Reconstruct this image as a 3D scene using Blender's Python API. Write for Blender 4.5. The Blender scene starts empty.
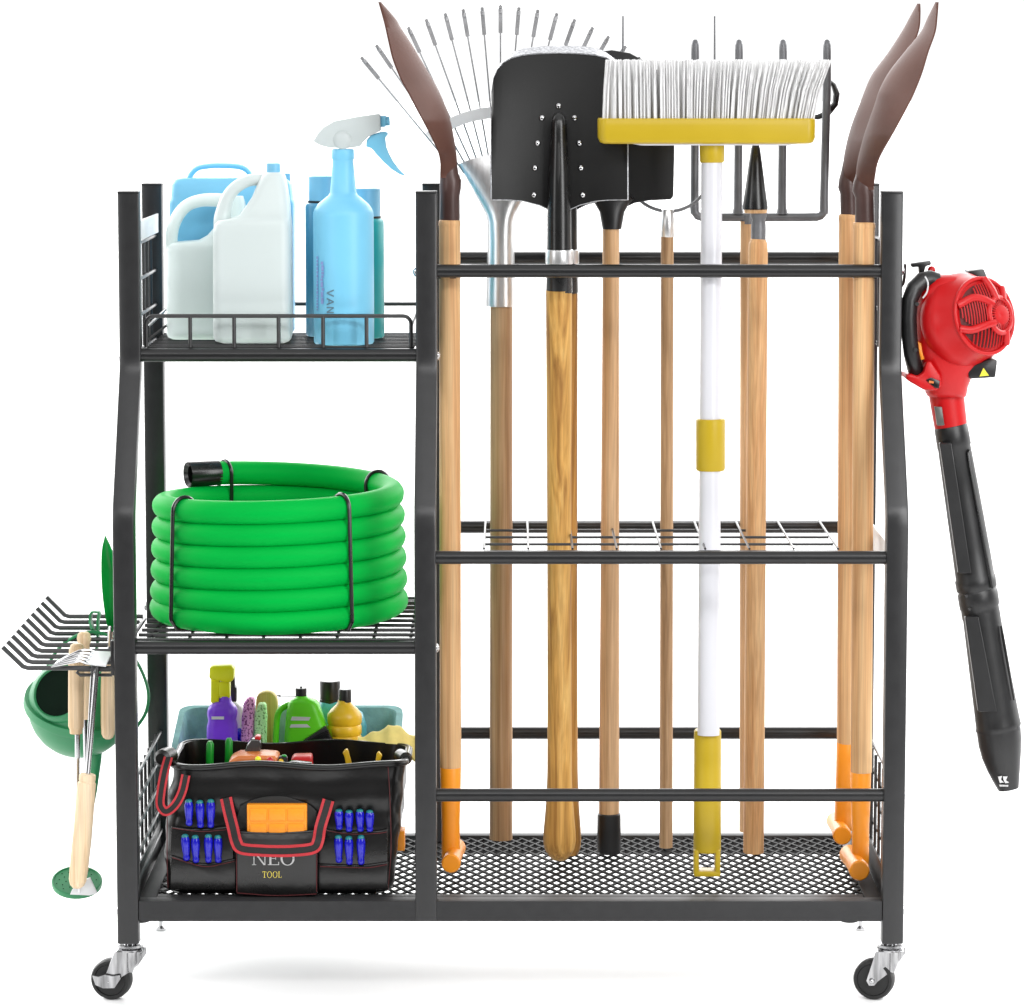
import bpy, bmesh, math, random
from mathutils import Vector, Matrix
from mathutils import noise as mnoise
random.seed(7)
S = bpy.context.scene
COL = S.collection
# ------------------------------------------------------------------ camera
FPX, D, PITCH, ZC = 3720.0, 4.65, math.radians(6.7), 1.188
cam = bpy.data.cameras.new('camera'); camo = bpy.data.objects.new('camera', cam); COL.objects.link(camo)
cam.sensor_width = 36; cam.lens = 36 * FPX / 1024; cam.clip_end = 500; cam.clip_start = 0.05
camo.location = (0, -D, ZC); camo.rotation_euler = (math.pi / 2 - PITCH, 0, 0)
S.camera = camo
S.render.resolution_x = 1024; S.render.resolution_y = 1005
# ------------------------------------------------------------------ world: a white photo-studio dome, darker towards the camera side
w = bpy.data.worlds.new('World'); S.world = w; w.use_nodes = True
nt = w.node_tree; nt.nodes.clear()
def nn(t, **k):
    n = nt.nodes.new(t)
    for a, b in k.items(): setattr(n, a, b)
    return n
tc = nn('ShaderNodeTexCoord'); sp = nn('ShaderNodeSeparateXYZ'); nt.links.new(tc.outputs['Generated'], sp.inputs[0])
def sstep(out, a, b):
    m = nn('ShaderNodeMapRange', interpolation_type='SMOOTHSTEP'); m.inputs[1].default_value = a; m.inputs[2].default_value = b
    nt.links.new(out, m.inputs[0]); return m.outputs[0]
def mixv(f, a, b):
    m = nn('ShaderNodeMix', data_type='FLOAT'); nt.links.new(f, m.inputs[0])
    for i, v in ((2, a), (3, b)):
        if isinstance(v, float): m.inputs[i].default_value = v
        else: nt.links.new(v, m.inputs[i])
    return m.outputs[0]
WB_FRONT, WB_BACK, WB_TOP = 0.12, 5.5, 1.05
side = mixv(sstep(sp.outputs[1], -0.25, 0.3), WB_FRONT, mixv(sstep(sp.outputs[2], 0.05, 0.16), 1.06, WB_BACK))
allv = mixv(sstep(sp.outputs[2], 0.4, 0.75), side, WB_TOP)
bg = nn('ShaderNodeBackground'); bg.inputs[0].default_value = (1, 1, 1, 1); nt.links.new(allv, bg.inputs[1])
ow = nn('ShaderNodeOutputWorld'); nt.links.new(bg.outputs[0], ow.inputs[0])
# ------------------------------------------------------------------ lamps: key from the right; fill added for dim fronts, strip for tube highlights
def area(name, loc, aim, sx, sy, power, color=(1, 1, 1)):
    l = bpy.data.lights.new(name, 'AREA'); l.shape = 'RECTANGLE'; l.size = sx; l.size_y = sy; l.energy = power; l.color = color
    o = bpy.data.objects.new(name, l); COL.objects.link(o); o.location = loc
    o.rotation_euler = (Vector(aim) - Vector(loc)).to_track_quat('-Z', 'Y').to_euler()
area('softbox_key', (1.45, -1.65, 1.35), (0.15, 0.1, 0.5), 0.8, 1.5, 29)
area('added_fill', (-2.6, -2.4, 1.5), (-0.2, 0.1, 0.6), 0.6, 1.6, 19)
area('added_highlight_strip', (0.2, -2.3, 2.3), (0.0, 0.15, 0.65), 3.0, 0.4, 24)
S.view_settings.view_transform = 'Standard'; S.view_settings.look = 'None'
S.view_settings.exposure = 0.2; S.view_settings.gamma = 1.0; S.view_settings.use_curve_mapping = False
S.render.engine = 'CYCLES'; S.cycles.max_bounces = 8
# ------------------------------------------------------------------ pixel -> point at depth Y
def W(px, py, Y):
    u = (px - 512) / FPX; v = (502.5 - py) / FPX
    dy = math.cos(PITCH) + v * math.sin(PITCH); dz = -math.sin(PITCH) + v * math.cos(PITCH)
    t = (Y + D) / dy
    return Vector((u * t, Y, ZC + dz * t))
def sc(py, Y): return (W(513, py, Y) - W(512, py, Y)).length
def Yplane(py, z):
    v = (502.5 - py) / FPX
    dy = math.cos(PITCH) + v * math.sin(PITCH); dz = -math.sin(PITCH) + v * math.cos(PITCH)
    return (z - ZC) / dz * dy - D
def Zpx(py, Y): return W(512, py, Y).z
# ------------------------------------------------------------------ materials
def lin(h):
    h = h.lstrip('#'); r = []
    for i in (0, 2, 4):
        c = int(h[i:i + 2], 16) / 255
        r.append(c / 12.92 if c <= .04045 else ((c + .055) / 1.055) ** 2.4)
    return r
def mat(name, c, rough=.5, metal=0., var=.12, nscale=30, bump=.0, bscale=200, c2=None, stretch=(1, 1, 1), spec=.5, coat=0., trans=0., sss=0., aniso_bump=False):
    m = bpy.data.materials.new(name); m.use_nodes = True
    t = m.node_tree; b = t.nodes['Principled BSDF']; L = t.links.new
    c = lin(c) if isinstance(c, str) else list(c)
    if c2 is None: c2 = [x * (1 - var) for x in c]
    elif isinstance(c2, str): c2 = lin(c2)
    tc = t.nodes.new('ShaderNodeTexCoord'); mp = t.nodes.new('ShaderNodeMapping'); L(tc.outputs['Object'], mp.inputs[0]); mp.inputs['Scale'].default_value = stretch
    nz = t.nodes.new('ShaderNodeTexNoise'); nz.inputs['Scale'].default_value = nscale; nz.inputs['Detail'].default_value = 4; L(mp.outputs[0], nz.inputs['Vector'])
    rp = t.nodes.new('ShaderNodeValToRGB'); rp.color_ramp.elements[0].position = .32; rp.color_ramp.elements[1].position = .68
    rp.color_ramp.elements[0].color = (*c2, 1); rp.color_ramp.elements[1].color = (*c, 1)
    L(nz.outputs[0], rp.inputs[0]); L(rp.outputs[0], b.inputs['Base Color'])
    b.inputs['Metallic'].default_value = metal
    mr = t.nodes.new('ShaderNodeMapRange'); mr.inputs[3].default_value = max(0.02, rough - .05); mr.inputs[4].default_value = min(1, rough + .05)
    L(nz.outputs[0], mr.inputs[0]); L(mr.outputs[0], b.inputs['Roughness'])
    b.inputs['Specular IOR Level'].default_value = spec; b.inputs['Coat Weight'].default_value = coat; b.inputs['Coat Roughness'].default_value = .08
    b.inputs['Transmission Weight'].default_value = trans
    if sss: b.inputs['Subsurface Weight'].default_value = sss; b.inputs['Subsurface Radius'].default_value = (.01, .01, .01); b.inputs['Subsurface Scale'].default_value = 1
    if bump:
        n2 = t.nodes.new('ShaderNodeTexNoise'); n2.inputs['Scale'].default_value = bscale; n2.inputs['Detail'].default_value = 3
        L(mp.outputs[0] if aniso_bump else tc.outputs['Object'], n2.inputs['Vector'])
        bp = t.nodes.new('ShaderNodeBump'); bp.inputs['Strength'].default_value = bump; bp.inputs['Distance'].default_value = .002
        L(n2.outputs[0], bp.inputs['Height']); L(bp.outputs[0], b.inputs['Normal'])
    return m
def wood(name, c_light, c_mid, c_dark, fig=1.0, rough=.55):
    m = bpy.data.materials.new(name); m.use_nodes = True
    t = m.node_tree; b = t.nodes['Principled BSDF']; L = t.links.new
    tc = t.nodes.new('ShaderNodeTexCoord'); mp = t.nodes.new('ShaderNodeMapping'); L(tc.outputs['Object'], mp.inputs[0])
    mp.inputs['Scale'].default_value = (70, 70, 2.2)
    nz = t.nodes.new('ShaderNodeTexNoise'); nz.inputs['Scale'].default_value = 1.3; nz.inputs['Detail'].default_value = 5; nz.inputs['Distortion'].default_value = .6 * fig; L(mp.outputs[0], nz.inputs['Vector'])
    rp = t.nodes.new('ShaderNodeValToRGB'); e = rp.color_ramp.elements
    e[0].position = .30; e[0].color = (*lin(c_dark), 1); e[1].position = .72; e[1].color = (*lin(c_light), 1)
    x = e.new(.5); x.color = (*lin(c_mid), 1)
    L(nz.outputs[0], rp.inputs[0])
    m2 = t.nodes.new('ShaderNodeMapping'); L(tc.outputs['Object'], m2.inputs[0]); m2.inputs['Scale'].default_value = (420, 420, 9)
    n2 = t.nodes.new('ShaderNodeTexNoise'); n2.inputs['Scale'].default_value = 1; n2.inputs['Detail'].default_value = 3; L(m2.outputs[0], n2.inputs['Vector'])
    mr = t.nodes.new('ShaderNodeMapRange'); mr.inputs[1].default_value = .35; mr.inputs[2].default_value = .65; mr.inputs[3].default_value = .84; mr.inputs[4].default_value = 1.06; L(n2.outputs[0], mr.inputs[0])
    mx = t.nodes.new('ShaderNodeMix'); mx.data_type = 'RGBA'; mx.blend_type = 'MULTIPLY'; mx.inputs[0].default_value = 1
    m3 = t.nodes.new('ShaderNodeMapping'); L(tc.outputs['Object'], m3.inputs[0]); m3.inputs['Scale'].default_value = (14, 14, 3.2)
    n3 = t.nodes.new('ShaderNodeTexNoise'); n3.inputs['Scale'].default_value = 1.2; n3.inputs['Detail'].default_value = 2; L(m3.outputs[0], n3.inputs['Vector'])
    r3 = t.nodes.new('ShaderNodeMapRange'); r3.inputs[1].default_value = .3; r3.inputs[2].default_value = .7; r3.inputs[3].default_value = .86; r3.inputs[4].default_value = 1.08; L(n3.outputs[0], r3.inputs[0])
    ml = t.nodes.new('ShaderNodeMath'); ml.operation = 'MULTIPLY'; L(mr.outputs[0], ml.inputs[0]); L(r3.outputs[0], ml.inputs[1])
    L(rp.outputs[0], mx.inputs[6]); L(ml.outputs[0], mx.inputs[7]); L(mx.outputs[2], b.inputs['Base Color'])
    b.inputs['Roughness'].default_value = rough; b.inputs['Specular IOR Level'].default_value = .35
    bp = t.nodes.new('ShaderNodeBump'); bp.inputs['Strength'].default_value = .15; bp.inputs['Distance'].default_value = .001; L(n2.outputs[0], bp.inputs['Height']); L(bp.outputs[0], b.inputs['Normal'])
    return m
def speckle(name, c, cd, scale, thr):
    m = bpy.data.materials.new(name); m.use_nodes = True
    t = m.node_tree; b = t.nodes['Principled BSDF']; L = t.links.new
    tc = t.nodes.new('ShaderNodeTexCoord')
    v = t.nodes.new('ShaderNodeTexNoise'); v.inputs['Scale'].default_value = scale; v.inputs['Detail'].default_value = 1.5; L(tc.outputs['Object'], v.inputs['Vector'])
    rp = t.nodes.new('ShaderNodeValToRGB'); e = rp.color_ramp.elements
    e[0].position = thr; e[0].color = (*lin(cd), 1); e[1].position = thr + .04; e[1].color = (*lin(c), 1)
    L(v.outputs[0], rp.inputs[0]); L(rp.outputs[0], b.inputs['Base Color']); b.inputs['Roughness'].default_value = .85
    bp = t.nodes.new('ShaderNodeBump'); bp.inputs['Strength'].default_value = .6; bp.inputs['Distance'].default_value = .003; L(v.outputs[0], bp.inputs['Height']); L(bp.outputs[0], b.inputs['Normal'])
    return m
M = dict(
    floor=mat('white_acrylic', (.93, .93, .93), .5, var=.01, nscale=3),
    rack=mat('black_powder_coat', '#2d2d2e', .33, .15, var=.12, nscale=60, bump=.05, bscale=900),
    rail=mat('satin_black_tube', '#202021', .33, .2, spec=.5, var=.12, nscale=60),
    wire=mat('black_wire_coat', '#2b2b2c', .35, .1, var=.15, nscale=80),
    trayfr=mat('tray_frame_coat', '#343435', .55, .1, var=.12, nscale=60, spec=.25),
    tray=mat('tray_coat', '#141415', .65, .0, var=.2, nscale=90, spec=.2),
    plated=mat('plated_steel', (.52, .52, .53), .16, 1., var=.6, nscale=3, stretch=(60, 60, 6)),  # vertical dark and bright streaks in the colour stand in for reflections
    chrome=mat('chrome', (.58, .58, .59), .12, 1., var=.08, nscale=40),
    steel=mat('brushed_steel', (.78, .78, .78), .34, .9, var=.2, nscale=30, stretch=(8, 8, .6)),
    tine=mat('galvanised_steel', (.42, .42, .43), .4, .5, var=.3, nscale=60),
    white_metal=mat('white_metal', (.74, .75, .76), .35, .2, var=.05),
    rubber=mat('black_rubber', '#161616', .55, var=.3, nscale=50),
    blackpl=mat('black_plastic', '#1b1b1c', .38, var=.2, nscale=50, bump=.06, bscale=700),
    blackgl=mat('black_enamel', '#141414', .28, var=.2, nscale=30),
    blade=mat('black_blade', '#0d0d0d', .45, var=.25, nscale=14, bump=.03, bscale=500, spec=.3),
    fork=mat('grey_forged_steel', '#6c6d70', .42, .35, var=.2, nscale=40, bump=.08, bscale=300),
    brown=mat('brown_blade', '#5e3f36', .55, .1, var=.25, nscale=12, bump=.05, bscale=160, spec=.18),
    brownp=mat('brown_socket', '#4a3430', .38, .1, var=.25, nscale=20, bump=.05, bscale=300),
    wood=wood('beech', '#dcb585', '#cfa170', '#b98656'),
    woodlt=wood('pale_wood', '#ecd6b8', '#e3c7a2', '#cfab80', .6),
    woodtan=wood('tan_wood', '#d8b48c', '#caa278', '#b28a5f', .9),
    wooddk=wood('dark_wood', '#b99a78', '#a88661', '#876647', .9),
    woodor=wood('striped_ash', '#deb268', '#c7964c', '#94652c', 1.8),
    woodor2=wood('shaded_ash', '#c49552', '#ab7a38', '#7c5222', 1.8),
    orange=mat('orange_plastic', '#f29418', .4, var=.08, nscale=20, bump=.03),
    orangein=mat('pale_orange_plastic', '#f2dcb8', .5, var=.08),
    yellow=mat('mustard_plastic', '#b89c12', .42, var=.06, nscale=20, bump=.02),
    whitep=mat('white_tube', '#cfcfd4', .3, var=.02, nscale=20),
    bristle=mat('white_bristle', '#f0f0f0', .5, c2='#b8b8b8', nscale=1.0, stretch=(420, 420, 1)),
    lightblue=mat('light_blue_plastic', '#7cc9ea', .4, var=.06, nscale=16, spec=.4),
    bluepale=mat('pale_blue_canister', '#79c3e6', .45, var=.08, nscale=30, bump=.05, bscale=300),
    bluecap=mat('blue_cap', '#7cbfe0', .35, var=.08),
    steelblue=mat('steel_blue_bottle', '#4d98bd', .35, var=.12, nscale=20),
    teal=mat('teal_bottle', '#0aa2a6', .35, var=.12, nscale=20),
    jug=mat('milky_plastic', '#cdd7d6', .42, var=.04, nscale=10, sss=.15, bump=.02, bscale=60),
    jug2=mat('milky_mint_plastic', '#e2efed', .42, var=.04, nscale=10, sss=.15, bump=.02, bscale=60),
    greyhead=mat('light_grey_plastic', '#c3cccc', .4, var=.05),
    greytxt=mat('grey_print', '#5d7f90', .6, var=.05),
    violettxt=mat('violet_print', '#8fa3dc', .6, var=.2, nscale=200),
    hose=mat('green_hose', (.0, .40, .05), .5, var=.07, nscale=10, bump=.03, bscale=400, spec=.05),
    red=mat('red_plastic', (.50, .002, .004), .4, var=.08, nscale=12, spec=.4),
    redgr=mat('red_grille', '#b90f16', .4, var=.1),
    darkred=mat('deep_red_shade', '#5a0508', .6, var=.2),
    redstrap=mat('red_webbing', '#b8242e', .6, var=.15, nscale=150, bump=.2, bscale=600),
    blkstrap=mat('black_webbing', '#191616', .7, var=.2, nscale=150, bump=.2, bscale=600),
    stitch=mat('red_stitching', '#5a1c20', .7, var=.3, nscale=300),
    bag=mat('black_vinyl', '#0e0d0d', .3, var=.25, nscale=14, bump=.6, bscale=22, spec=.5),
    bagpk=mat('pocket_vinyl', '#121111', .28, var=.3, nscale=20, bump=.35, bscale=36, spec=.6),
    bagin=mat('bag_lining', '#151413', .6, var=.3, nscale=30),
    vinylcl=mat('grey_clear_vinyl', '#4a4848', .15, var=.4, nscale=25, bump=.2, bscale=40),
    blue=mat('blue_plastic', '#1717b4', .22, var=.2, nscale=80, coat=.1),
    bluecy=mat('teal_cap', '#12787c', .35, var=.2),
    silver=mat('silver_print', '#d5d5d5', .4, var=.1),
    gold=mat('yellow_print', '#e3cf57', .5, var=.1),
    canteal=mat('green_can', '#2f8a58', .42, var=.12, nscale=14),
    can_shade=mat('can_opening_shade', '#071a10', .8, var=.2, spec=.1),
    trowel=mat('green_blade', '#14a848', .35, var=.2, nscale=10),
    tub=mat('teal_fabric', '#86b6b8', .85, var=.25, nscale=60, bump=.3, bscale=300),
    purple=mat('purple_plastic', '#8a46f5', .35, var=.3, nscale=14),
    neon=mat('neon_yellow', '#f4f41a', .4, var=.08),
    lime=mat('lime_plastic', '#70ea28', .38, var=.12, nscale=18),
    pinks=speckle('pink_sponge', '#f0aae0', '#8c4680', 330, .42),
    greens=speckle('green_sponge', '#c8f4b6', '#7cac6c', 330, .40),
    brushwd=wood('brush_wood', '#e5d088', '#d9c070', '#c2a455', .6),
    cyanb=mat('cyan_bottle', '#5db6c8', .35, var=.15),
    honey=mat('honey_plastic', '#eabc24', .35, var=.2, nscale=20),
    cloth=mat('yellow_cloth', '#f4e08a', .9, var=.15, nscale=50, bump=.4, bscale=120),
    whitebt=mat('white_bottle', '#dcdce2', .4, var=.05),
    green=mat('green_grip', '#12962a', .35, var=.15),
    rustor=mat('orange_tool', '#d9793a', .4, var=.2),
    warn=mat('warning_yellow', '#e2dc3c', .5, var=.05),
    screen=mat('grey_label', '#5c5c58', .3, var=.3, nscale=40),
)
# ------------------------------------------------------------------ geometry helpers
class B:
    def __init__(s): s.bm = bmesh.new()
    def loft(s, rings, cap=True, closed=False):
        bm = s.bm; vs = [[bm.verts.new(p) for p in r] for r in rings]; n = len(vs[0])
        idx = list(range(len(vs)))
        pairs = list(zip(idx, idx[1:])) + ([(idx[-1], 0)] if closed else [])
        for a, b in pairs:
            for i in range(n):
                j = (i + 1) % n
                try: bm.faces.new((vs[a][i], vs[a][j], vs[b][j], vs[b][i]))
                except ValueError: pass
        if cap and not closed:
            bm.faces.new(vs[0][::-1]); bm.faces.new(vs[-1])
        return s
    def tube(s, pts, r, seg=10, closed=False, sx=1.0, up=None):
        pts = [Vector(p) for p in pts]; n = len(pts)
        rr = list(r) if isinstance(r, (list, tuple)) else [r] * n
        tans = []
        for i in range(n):
            a = pts[(i - 1) % n] if (closed or i > 0) else pts[i]; b = pts[(i + 1) % n] if (closed or i < n - 1) else pts[i]
            t = (b - a); tans.append(t.normalized() if t.length > 1e-9 else Vector((0, 0, 1)))
        t0 = tans[0]
        u = Vector(up) if up else (Vector((0, 1, 0)) if abs(t0.y) < .9 else Vector((1, 0, 0)))
        rings = []
        for i in range(n):
            t = tans[i]; u = (u - t * u.dot(t)); u.normalize(); v = t.cross(u)
            rings.append([pts[i] + (u * math.cos(a) * sx + v * math.sin(a)) * rr[i] for a in [2 * math.pi * k / seg for k in range(seg)]])
        return s.loft(rings, closed=closed)
    def ribbon(s, pts, wvec, half, th):            # flat strap along pts; wvec = across direction(s)
        pts = [Vector(p) for p in pts]; n = len(pts); rings = []
        for i in range(n):
            t = (pts[min(i + 1, n - 1)] - pts[max(i - 1, 0)]).normalized()
            wv = wvec[i] if isinstance(wvec, list) else wvec
            wv = Vector(wv); wv = (wv - t * wv.dot(t)).normalized(); nv = t.cross(wv)
            rings.append([pts[i] + wv * half * a + nv * th * b for a, b in ((-1, -1), (1, -1), (1, 1), (-1, 1))])
        return s.loft(rings)
    def lathe(s, prof, c, axis=(0, 0, 1), seg=28, cap=True):   # prof: (h, r) along axis from c
        ax = Vector(axis).normalized(); c = Vector(c)
        u = Vector((1, 0, 0)) if abs(ax.x) < .9 else Vector((0, 1, 0)); u = (u - ax * u.dot(ax)).normalized(); v = ax.cross(u)
        return s.loft([[c + ax * h + (u * math.cos(a) + v * math.sin(a)) * max(r, 1e-4) for a in [2 * math.pi * k / seg for k in range(seg)]] for h, r in prof], cap)
    def box(s, lo, hi, bev=0., seg=2, rot=None):
        lo, hi = Vector(lo), Vector(hi); b2 = bmesh.new(); bmesh.ops.create_cube(b2, size=1)
        for v in b2.verts: v.co = Vector(((v.co.x + .5) * (hi.x - lo.x) + lo.x, (v.co.y + .5) * (hi.y - lo.y) + lo.y, (v.co.z + .5) * (hi.z - lo.z) + lo.z))
        if bev: bmesh.ops.bevel(b2, geom=list(b2.edges), offset=bev, segments=seg, affect='EDGES', profile=.5, clamp_overlap=True)
        if rot:
            c = (lo + hi) / 2
            for v in b2.verts: v.co = rot @ (v.co - c) + c
        return s.merge(b2)
    def bar(s, a, b, wv, hw, ht):                      # rectangular bar a->b, half-width along wv, half-thickness
        a, b = Vector(a), Vector(b); t = (b - a).normalized(); wv = Vector(wv); wv = (wv - t * wv.dot(t)).normalized(); n = t.cross(wv)
        return s.loft([[p + wv * hw * i + n * ht * j for i, j in ((-1, -1), (1, -1), (1, 1), (-1, 1))] for p in (a, b)])
    def merge(s, b2):
        me = bpy.data.meshes.new('tmp'); b2.to_mesh(me); b2.free(); s.bm.from_mesh(me); bpy.data.meshes.remove(me); return s
    def plate(s, out, th, bev=0., seg=2):             # out: 3D outline; th: thickness vector
        b2 = bmesh.new(); th = Vector(th); vs = [b2.verts.new(p) for p in out]; f = b2.faces.new(vs); f.normal_update()
        if f.normal.dot(th) > 0: f.normal_flip()
        r = bmesh.ops.extrude_face_region(b2, geom=[f], use_keep_orig=True)
        for v in [g for g in r['geom'] if isinstance(g, bmesh.types.BMVert)]: v.co += th
        bmesh.ops.recalc_face_normals(b2, faces=list(b2.faces))
        if bev:
            ed = [e for e in b2.edges if e.calc_face_angle(0) > .5]
            bmesh.ops.bevel(b2, geom=ed, offset=bev, segments=seg, affect='EDGES', profile=.5, clamp_overlap=True)
        return s.merge(b2)
    def ball(s, c, r, sy=1., sz=1., seg=14):
        b2 = bmesh.new(); bmesh.ops.create_uvsphere(b2, u_segments=seg, v_segments=seg // 2 + 2, radius=r)
        for v in b2.verts: v.co = Vector((v.co.x, v.co.y * sy, v.co.z * sz)) + Vector(c)
        return s.merge(b2)
    # --- pixel-measured versions: pixels give the size and place at a stated depth
    def px_plate(s, out, Y, th, bev=0., seg=2): return s.plate([W(x, y, Y) for x, y in out], (0, th, 0), bev, seg)
    def px_tube(s, pts, rpx, seg=10, **k):
        p = [W(*q) for q in pts]; rr = rpx if isinstance(rpx, (list, tuple)) else [rpx] * len(p)
        return s.tube(p, [r * sc(q[1], q[2]) for r, q in zip(rr, pts)], seg, **k)
    def px_lathe(s, px, Y, prof, seg=28):
        ps = []; c = W(px, prof[-1][0], Y)
        for y, r in prof: ps.append((Zpx(y, Y) - c.z, r * sc(y, Y)))
        return s.lathe(ps, c, seg=seg)
    def px_box(s, x0, y0, x1, y1, Y, dep, bev=0., seg=2):
        a, b = W(x0, y1, Y), W(x1, y0, Y); return s.box((a.x, Y, a.z), (b.x, Y + dep, b.z), bev, seg)
ROOT = {}
def smooth(me, ang):
    me.polygons.foreach_set('use_smooth', [True] * len(me.polygons)); me.set_sharp_from_angle(angle=math.radians(ang))
def obj(name, b, m, parent=None, ang=35, label=None, kind=None):
    bm = b.bm; bmesh.ops.recalc_face_normals(bm, faces=list(bm.faces)); me = bpy.data.meshes.new(name)
    loc = ROOT[parent.name] if parent else Vector((0, 0, 0))
    for v in bm.verts: v.co -= loc
    bm.to_mesh(me); bm.free(); smooth(me, ang)
    me.materials.append(M[m] if isinstance(m, str) else m)
    o = bpy.data.objects.new(name, me); COL.objects.link(o)
    if parent: o.parent = parent; ROOT[o.name] = loc
    if label: o['label'] = label
    if kind: o['kind'] = kind
    return o
def thing(name, label, cat, loc=(0, 0, 0), group=None):
    o = bpy.data.objects.new(name, None); COL.objects.link(o); o.location = loc; o.empty_display_size = .03
    o['label'] = label; o['category'] = cat
    if group: o['group'] = group
    ROOT[o.name] = Vector(loc); return o
def solo(name, b, m, label, cat, loc, group=None, ang=35):     # a thing that is one mesh, origin at its base
    ROOT['_solo'] = Vector(loc)
    bm = b.bm; bmesh.ops.recalc_face_normals(bm, faces=list(bm.faces)); me = bpy.data.meshes.new(name)
    for v in bm.verts: v.co -= Vector(loc)
    bm.to_mesh(me); bm.free(); smooth(me, ang); me.materials.append(M[m])
    o = bpy.data.objects.new(name, me); COL.objects.link(o); o.location = loc
    o['label'] = label; o['category'] = cat
    if group: o['group'] = group
    return o
def spl(pts, n=6, closed=False):                    # Catmull-Rom through tuples
    P = [Vector(p) for p in pts]; out = []; N = len(P); rng = N if closed else N - 1
    for i in range(rng):
        p1, p2 = P[i], P[(i + 1) % N]
        p0 = P[i - 1] if (closed or i > 0) else p1 * 2 - p2
        p3 = P[(i + 2) % N] if (closed or i + 2 < N) else p2 * 2 - p1
        for k in range(n):
            t = k / n
            out.append(.5 * ((2 * p1) + (p2 - p0) * t + (2 * p0 - 5 * p1 + 4 * p2 - p3) * t * t + (3 * p1 - p0 - 3 * p2 + p3) * t ** 3))
    if not closed: out.append(P[-1])
    return out
def spl2(pts, n=6, closed=False): return [(v.x, v.y) for v in spl([(a, b, 0) for a, b in pts], n, closed)]
def rrect(cx, cy, hx, hy, r, z, n=5):
    out = []; r = min(r, hx * .99, hy * .99)
    for qx, qy, a0 in ((1, 1, 0), (-1, 1, 90), (-1, -1, 180), (1, -1, 270)):
        for k in range(n + 1):
            a = math.radians(a0 + 90 * k / n)
            out.append(Vector((cx + qx * (hx - r) + r * math.cos(a), cy + qy * (hy - r) + r * math.sin(a), z)))
    return out
def px_rloft(b, Yf, dep, rows, rpx=8, n=5, cap=True):           # body of rounded rectangles; rows (y, xl, xr[, depth factor])
    rings = []
    for row in rows:
        y, xl, xr = row[:3]; k = row[3] if len(row) > 3 else 1
        a, c = W(xl, y, Yf), W(xr, y, Yf)
        rings.append(rrect((a.x + c.x) / 2, Yf + dep / 2, abs(c.x - a.x) / 2, dep / 2 * k, rpx * sc(y, Yf), a.z, n))
    return b.loft(rings, cap)

# ================================================================== SETTING
fb = B(); fb.box((-60, -1.2, -.02), (60, 120, 0)); obj('floor', fb, 'floor', kind='structure')
# ================================================================== RACK
PW = .0137                                            # half width of a square post
ZT = Zpx(901.5, .0)                                    # tray top
YB = .38
rack = thing('tool_rack', 'black metal garden tool rack on casters with wire shelves and open handle bays', 'rack', (0, .19, 0))
XL, XM, XR = -.4900, (W(426, 900, 0).x), .4860
zpost = Zpx(944, 0)
fpath = [(194, .11), (356, .11), (363, .109), (370, .1065), (377, .1025), (505, .0072), (512, .0034), (519, .001), (527, 0), (944, 0)]
for X in (XL, XM, XR):
    b = B(); b.loft([rrect(X, Y + PW, PW, PW, .003, Zpx(y, Y), 2) for y, Y in fpath] if X != XM else [rrect(X, Y + PW, PW, PW, .003, Zpx(min(y, 921), Y), 2) for y, Y in fpath])
    p = obj('front_post', b, 'rack', rack, 30)
    zt = Zpx(194, .11); c = B(); c.box((X - PW, .11, zt), (X + PW, .11 + 2 * PW, zt + .0035), .001); obj('end_cap', c, 'blackpl', p)
for X in (XL + .004, XM + .002, XR - .004):
    b = B(); zt = Zpx(186, YB); b.loft([rrect(X, YB + PW, PW, PW, .003, z, 2) for z in (ZT - .03, zt)])
    p = obj('rear_post', b, 'rack', rack, 30)
    c = B(); c.box((X - PW, YB, zt), (X + PW, YB + 2 * PW, zt + .0035), .001); obj('end_cap', c, 'blackpl', p)
def rail(py, Y, x0, x1, r=.0085):
    z = Zpx(py, Y); b = B(); b.tube([(x0, Y, z), (x1, Y, z)], r, 16); return obj('rail', b, 'rail', rack)
RT = rail(271, .122, XM + PW, XR - PW); rail(258, YB + .01, XM + PW, XR - PW)
rail(557.5, .012, XM + PW, XR - PW); rail(527, YB + .005, XM + PW, XR - PW)
rail(795, .012, XM + PW, XR - PW); rail(733, YB + .005, XM + PW, XR - PW)
rail(355, .122, XL + PW, XM - PW, .0088); rail(647.5, .012, XL + PW, XM - PW, .0086)
ZS1 = Zpx(355, .122) + .0088; ZS2 = Zpx(647.5, .012) + .0086
rail_back = B(); rail_back.tube([(XL + PW, YB + .005, ZS1 - .0088), (XM - PW, YB + .005, ZS1 - .0088)], .0085, 12); obj('rail', rail_back, 'rail', rack)
rail_back = B(); rail_back.tube([(XL + PW, YB + .005, ZS2 - .0086), (XM - PW, YB + .005, ZS2 - .0086)], .0085, 12); obj('rail', rail_back, 'rail', rack)
# wire shelves
b = B(); n = 10
for i in range(n):
    Y = .135 + (.37 - .135) * i / (n - 1); b.tube([(XL + .02, Y, ZS1), (XM - .016, Y, ZS1)], .0023, 6)
for i in range(5):
    X = XL + .02 + (XM - XL - .04) * i / 4; b.tube([(X, .125, ZS1 - .004), (X, .385, ZS1 - .004)], .0024, 6)
obj('wire_shelf', b, 'wire', rack)
b = B()
for i in range(10):
    Y = .02 + .37 * i / 9; b.tube([(XL + .012, Y, ZS2), (XM - .014, Y, ZS2)], .0026, 6)
for i in range(8):
    X = XL + .03 + (XM - XL - .05) * i / 7; b.tube([(X, .01, ZS2 - .004), (X, .385, ZS2 - .004)], .0024, 6)
obj('wire_shelf', b, 'wire', rack)
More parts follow.
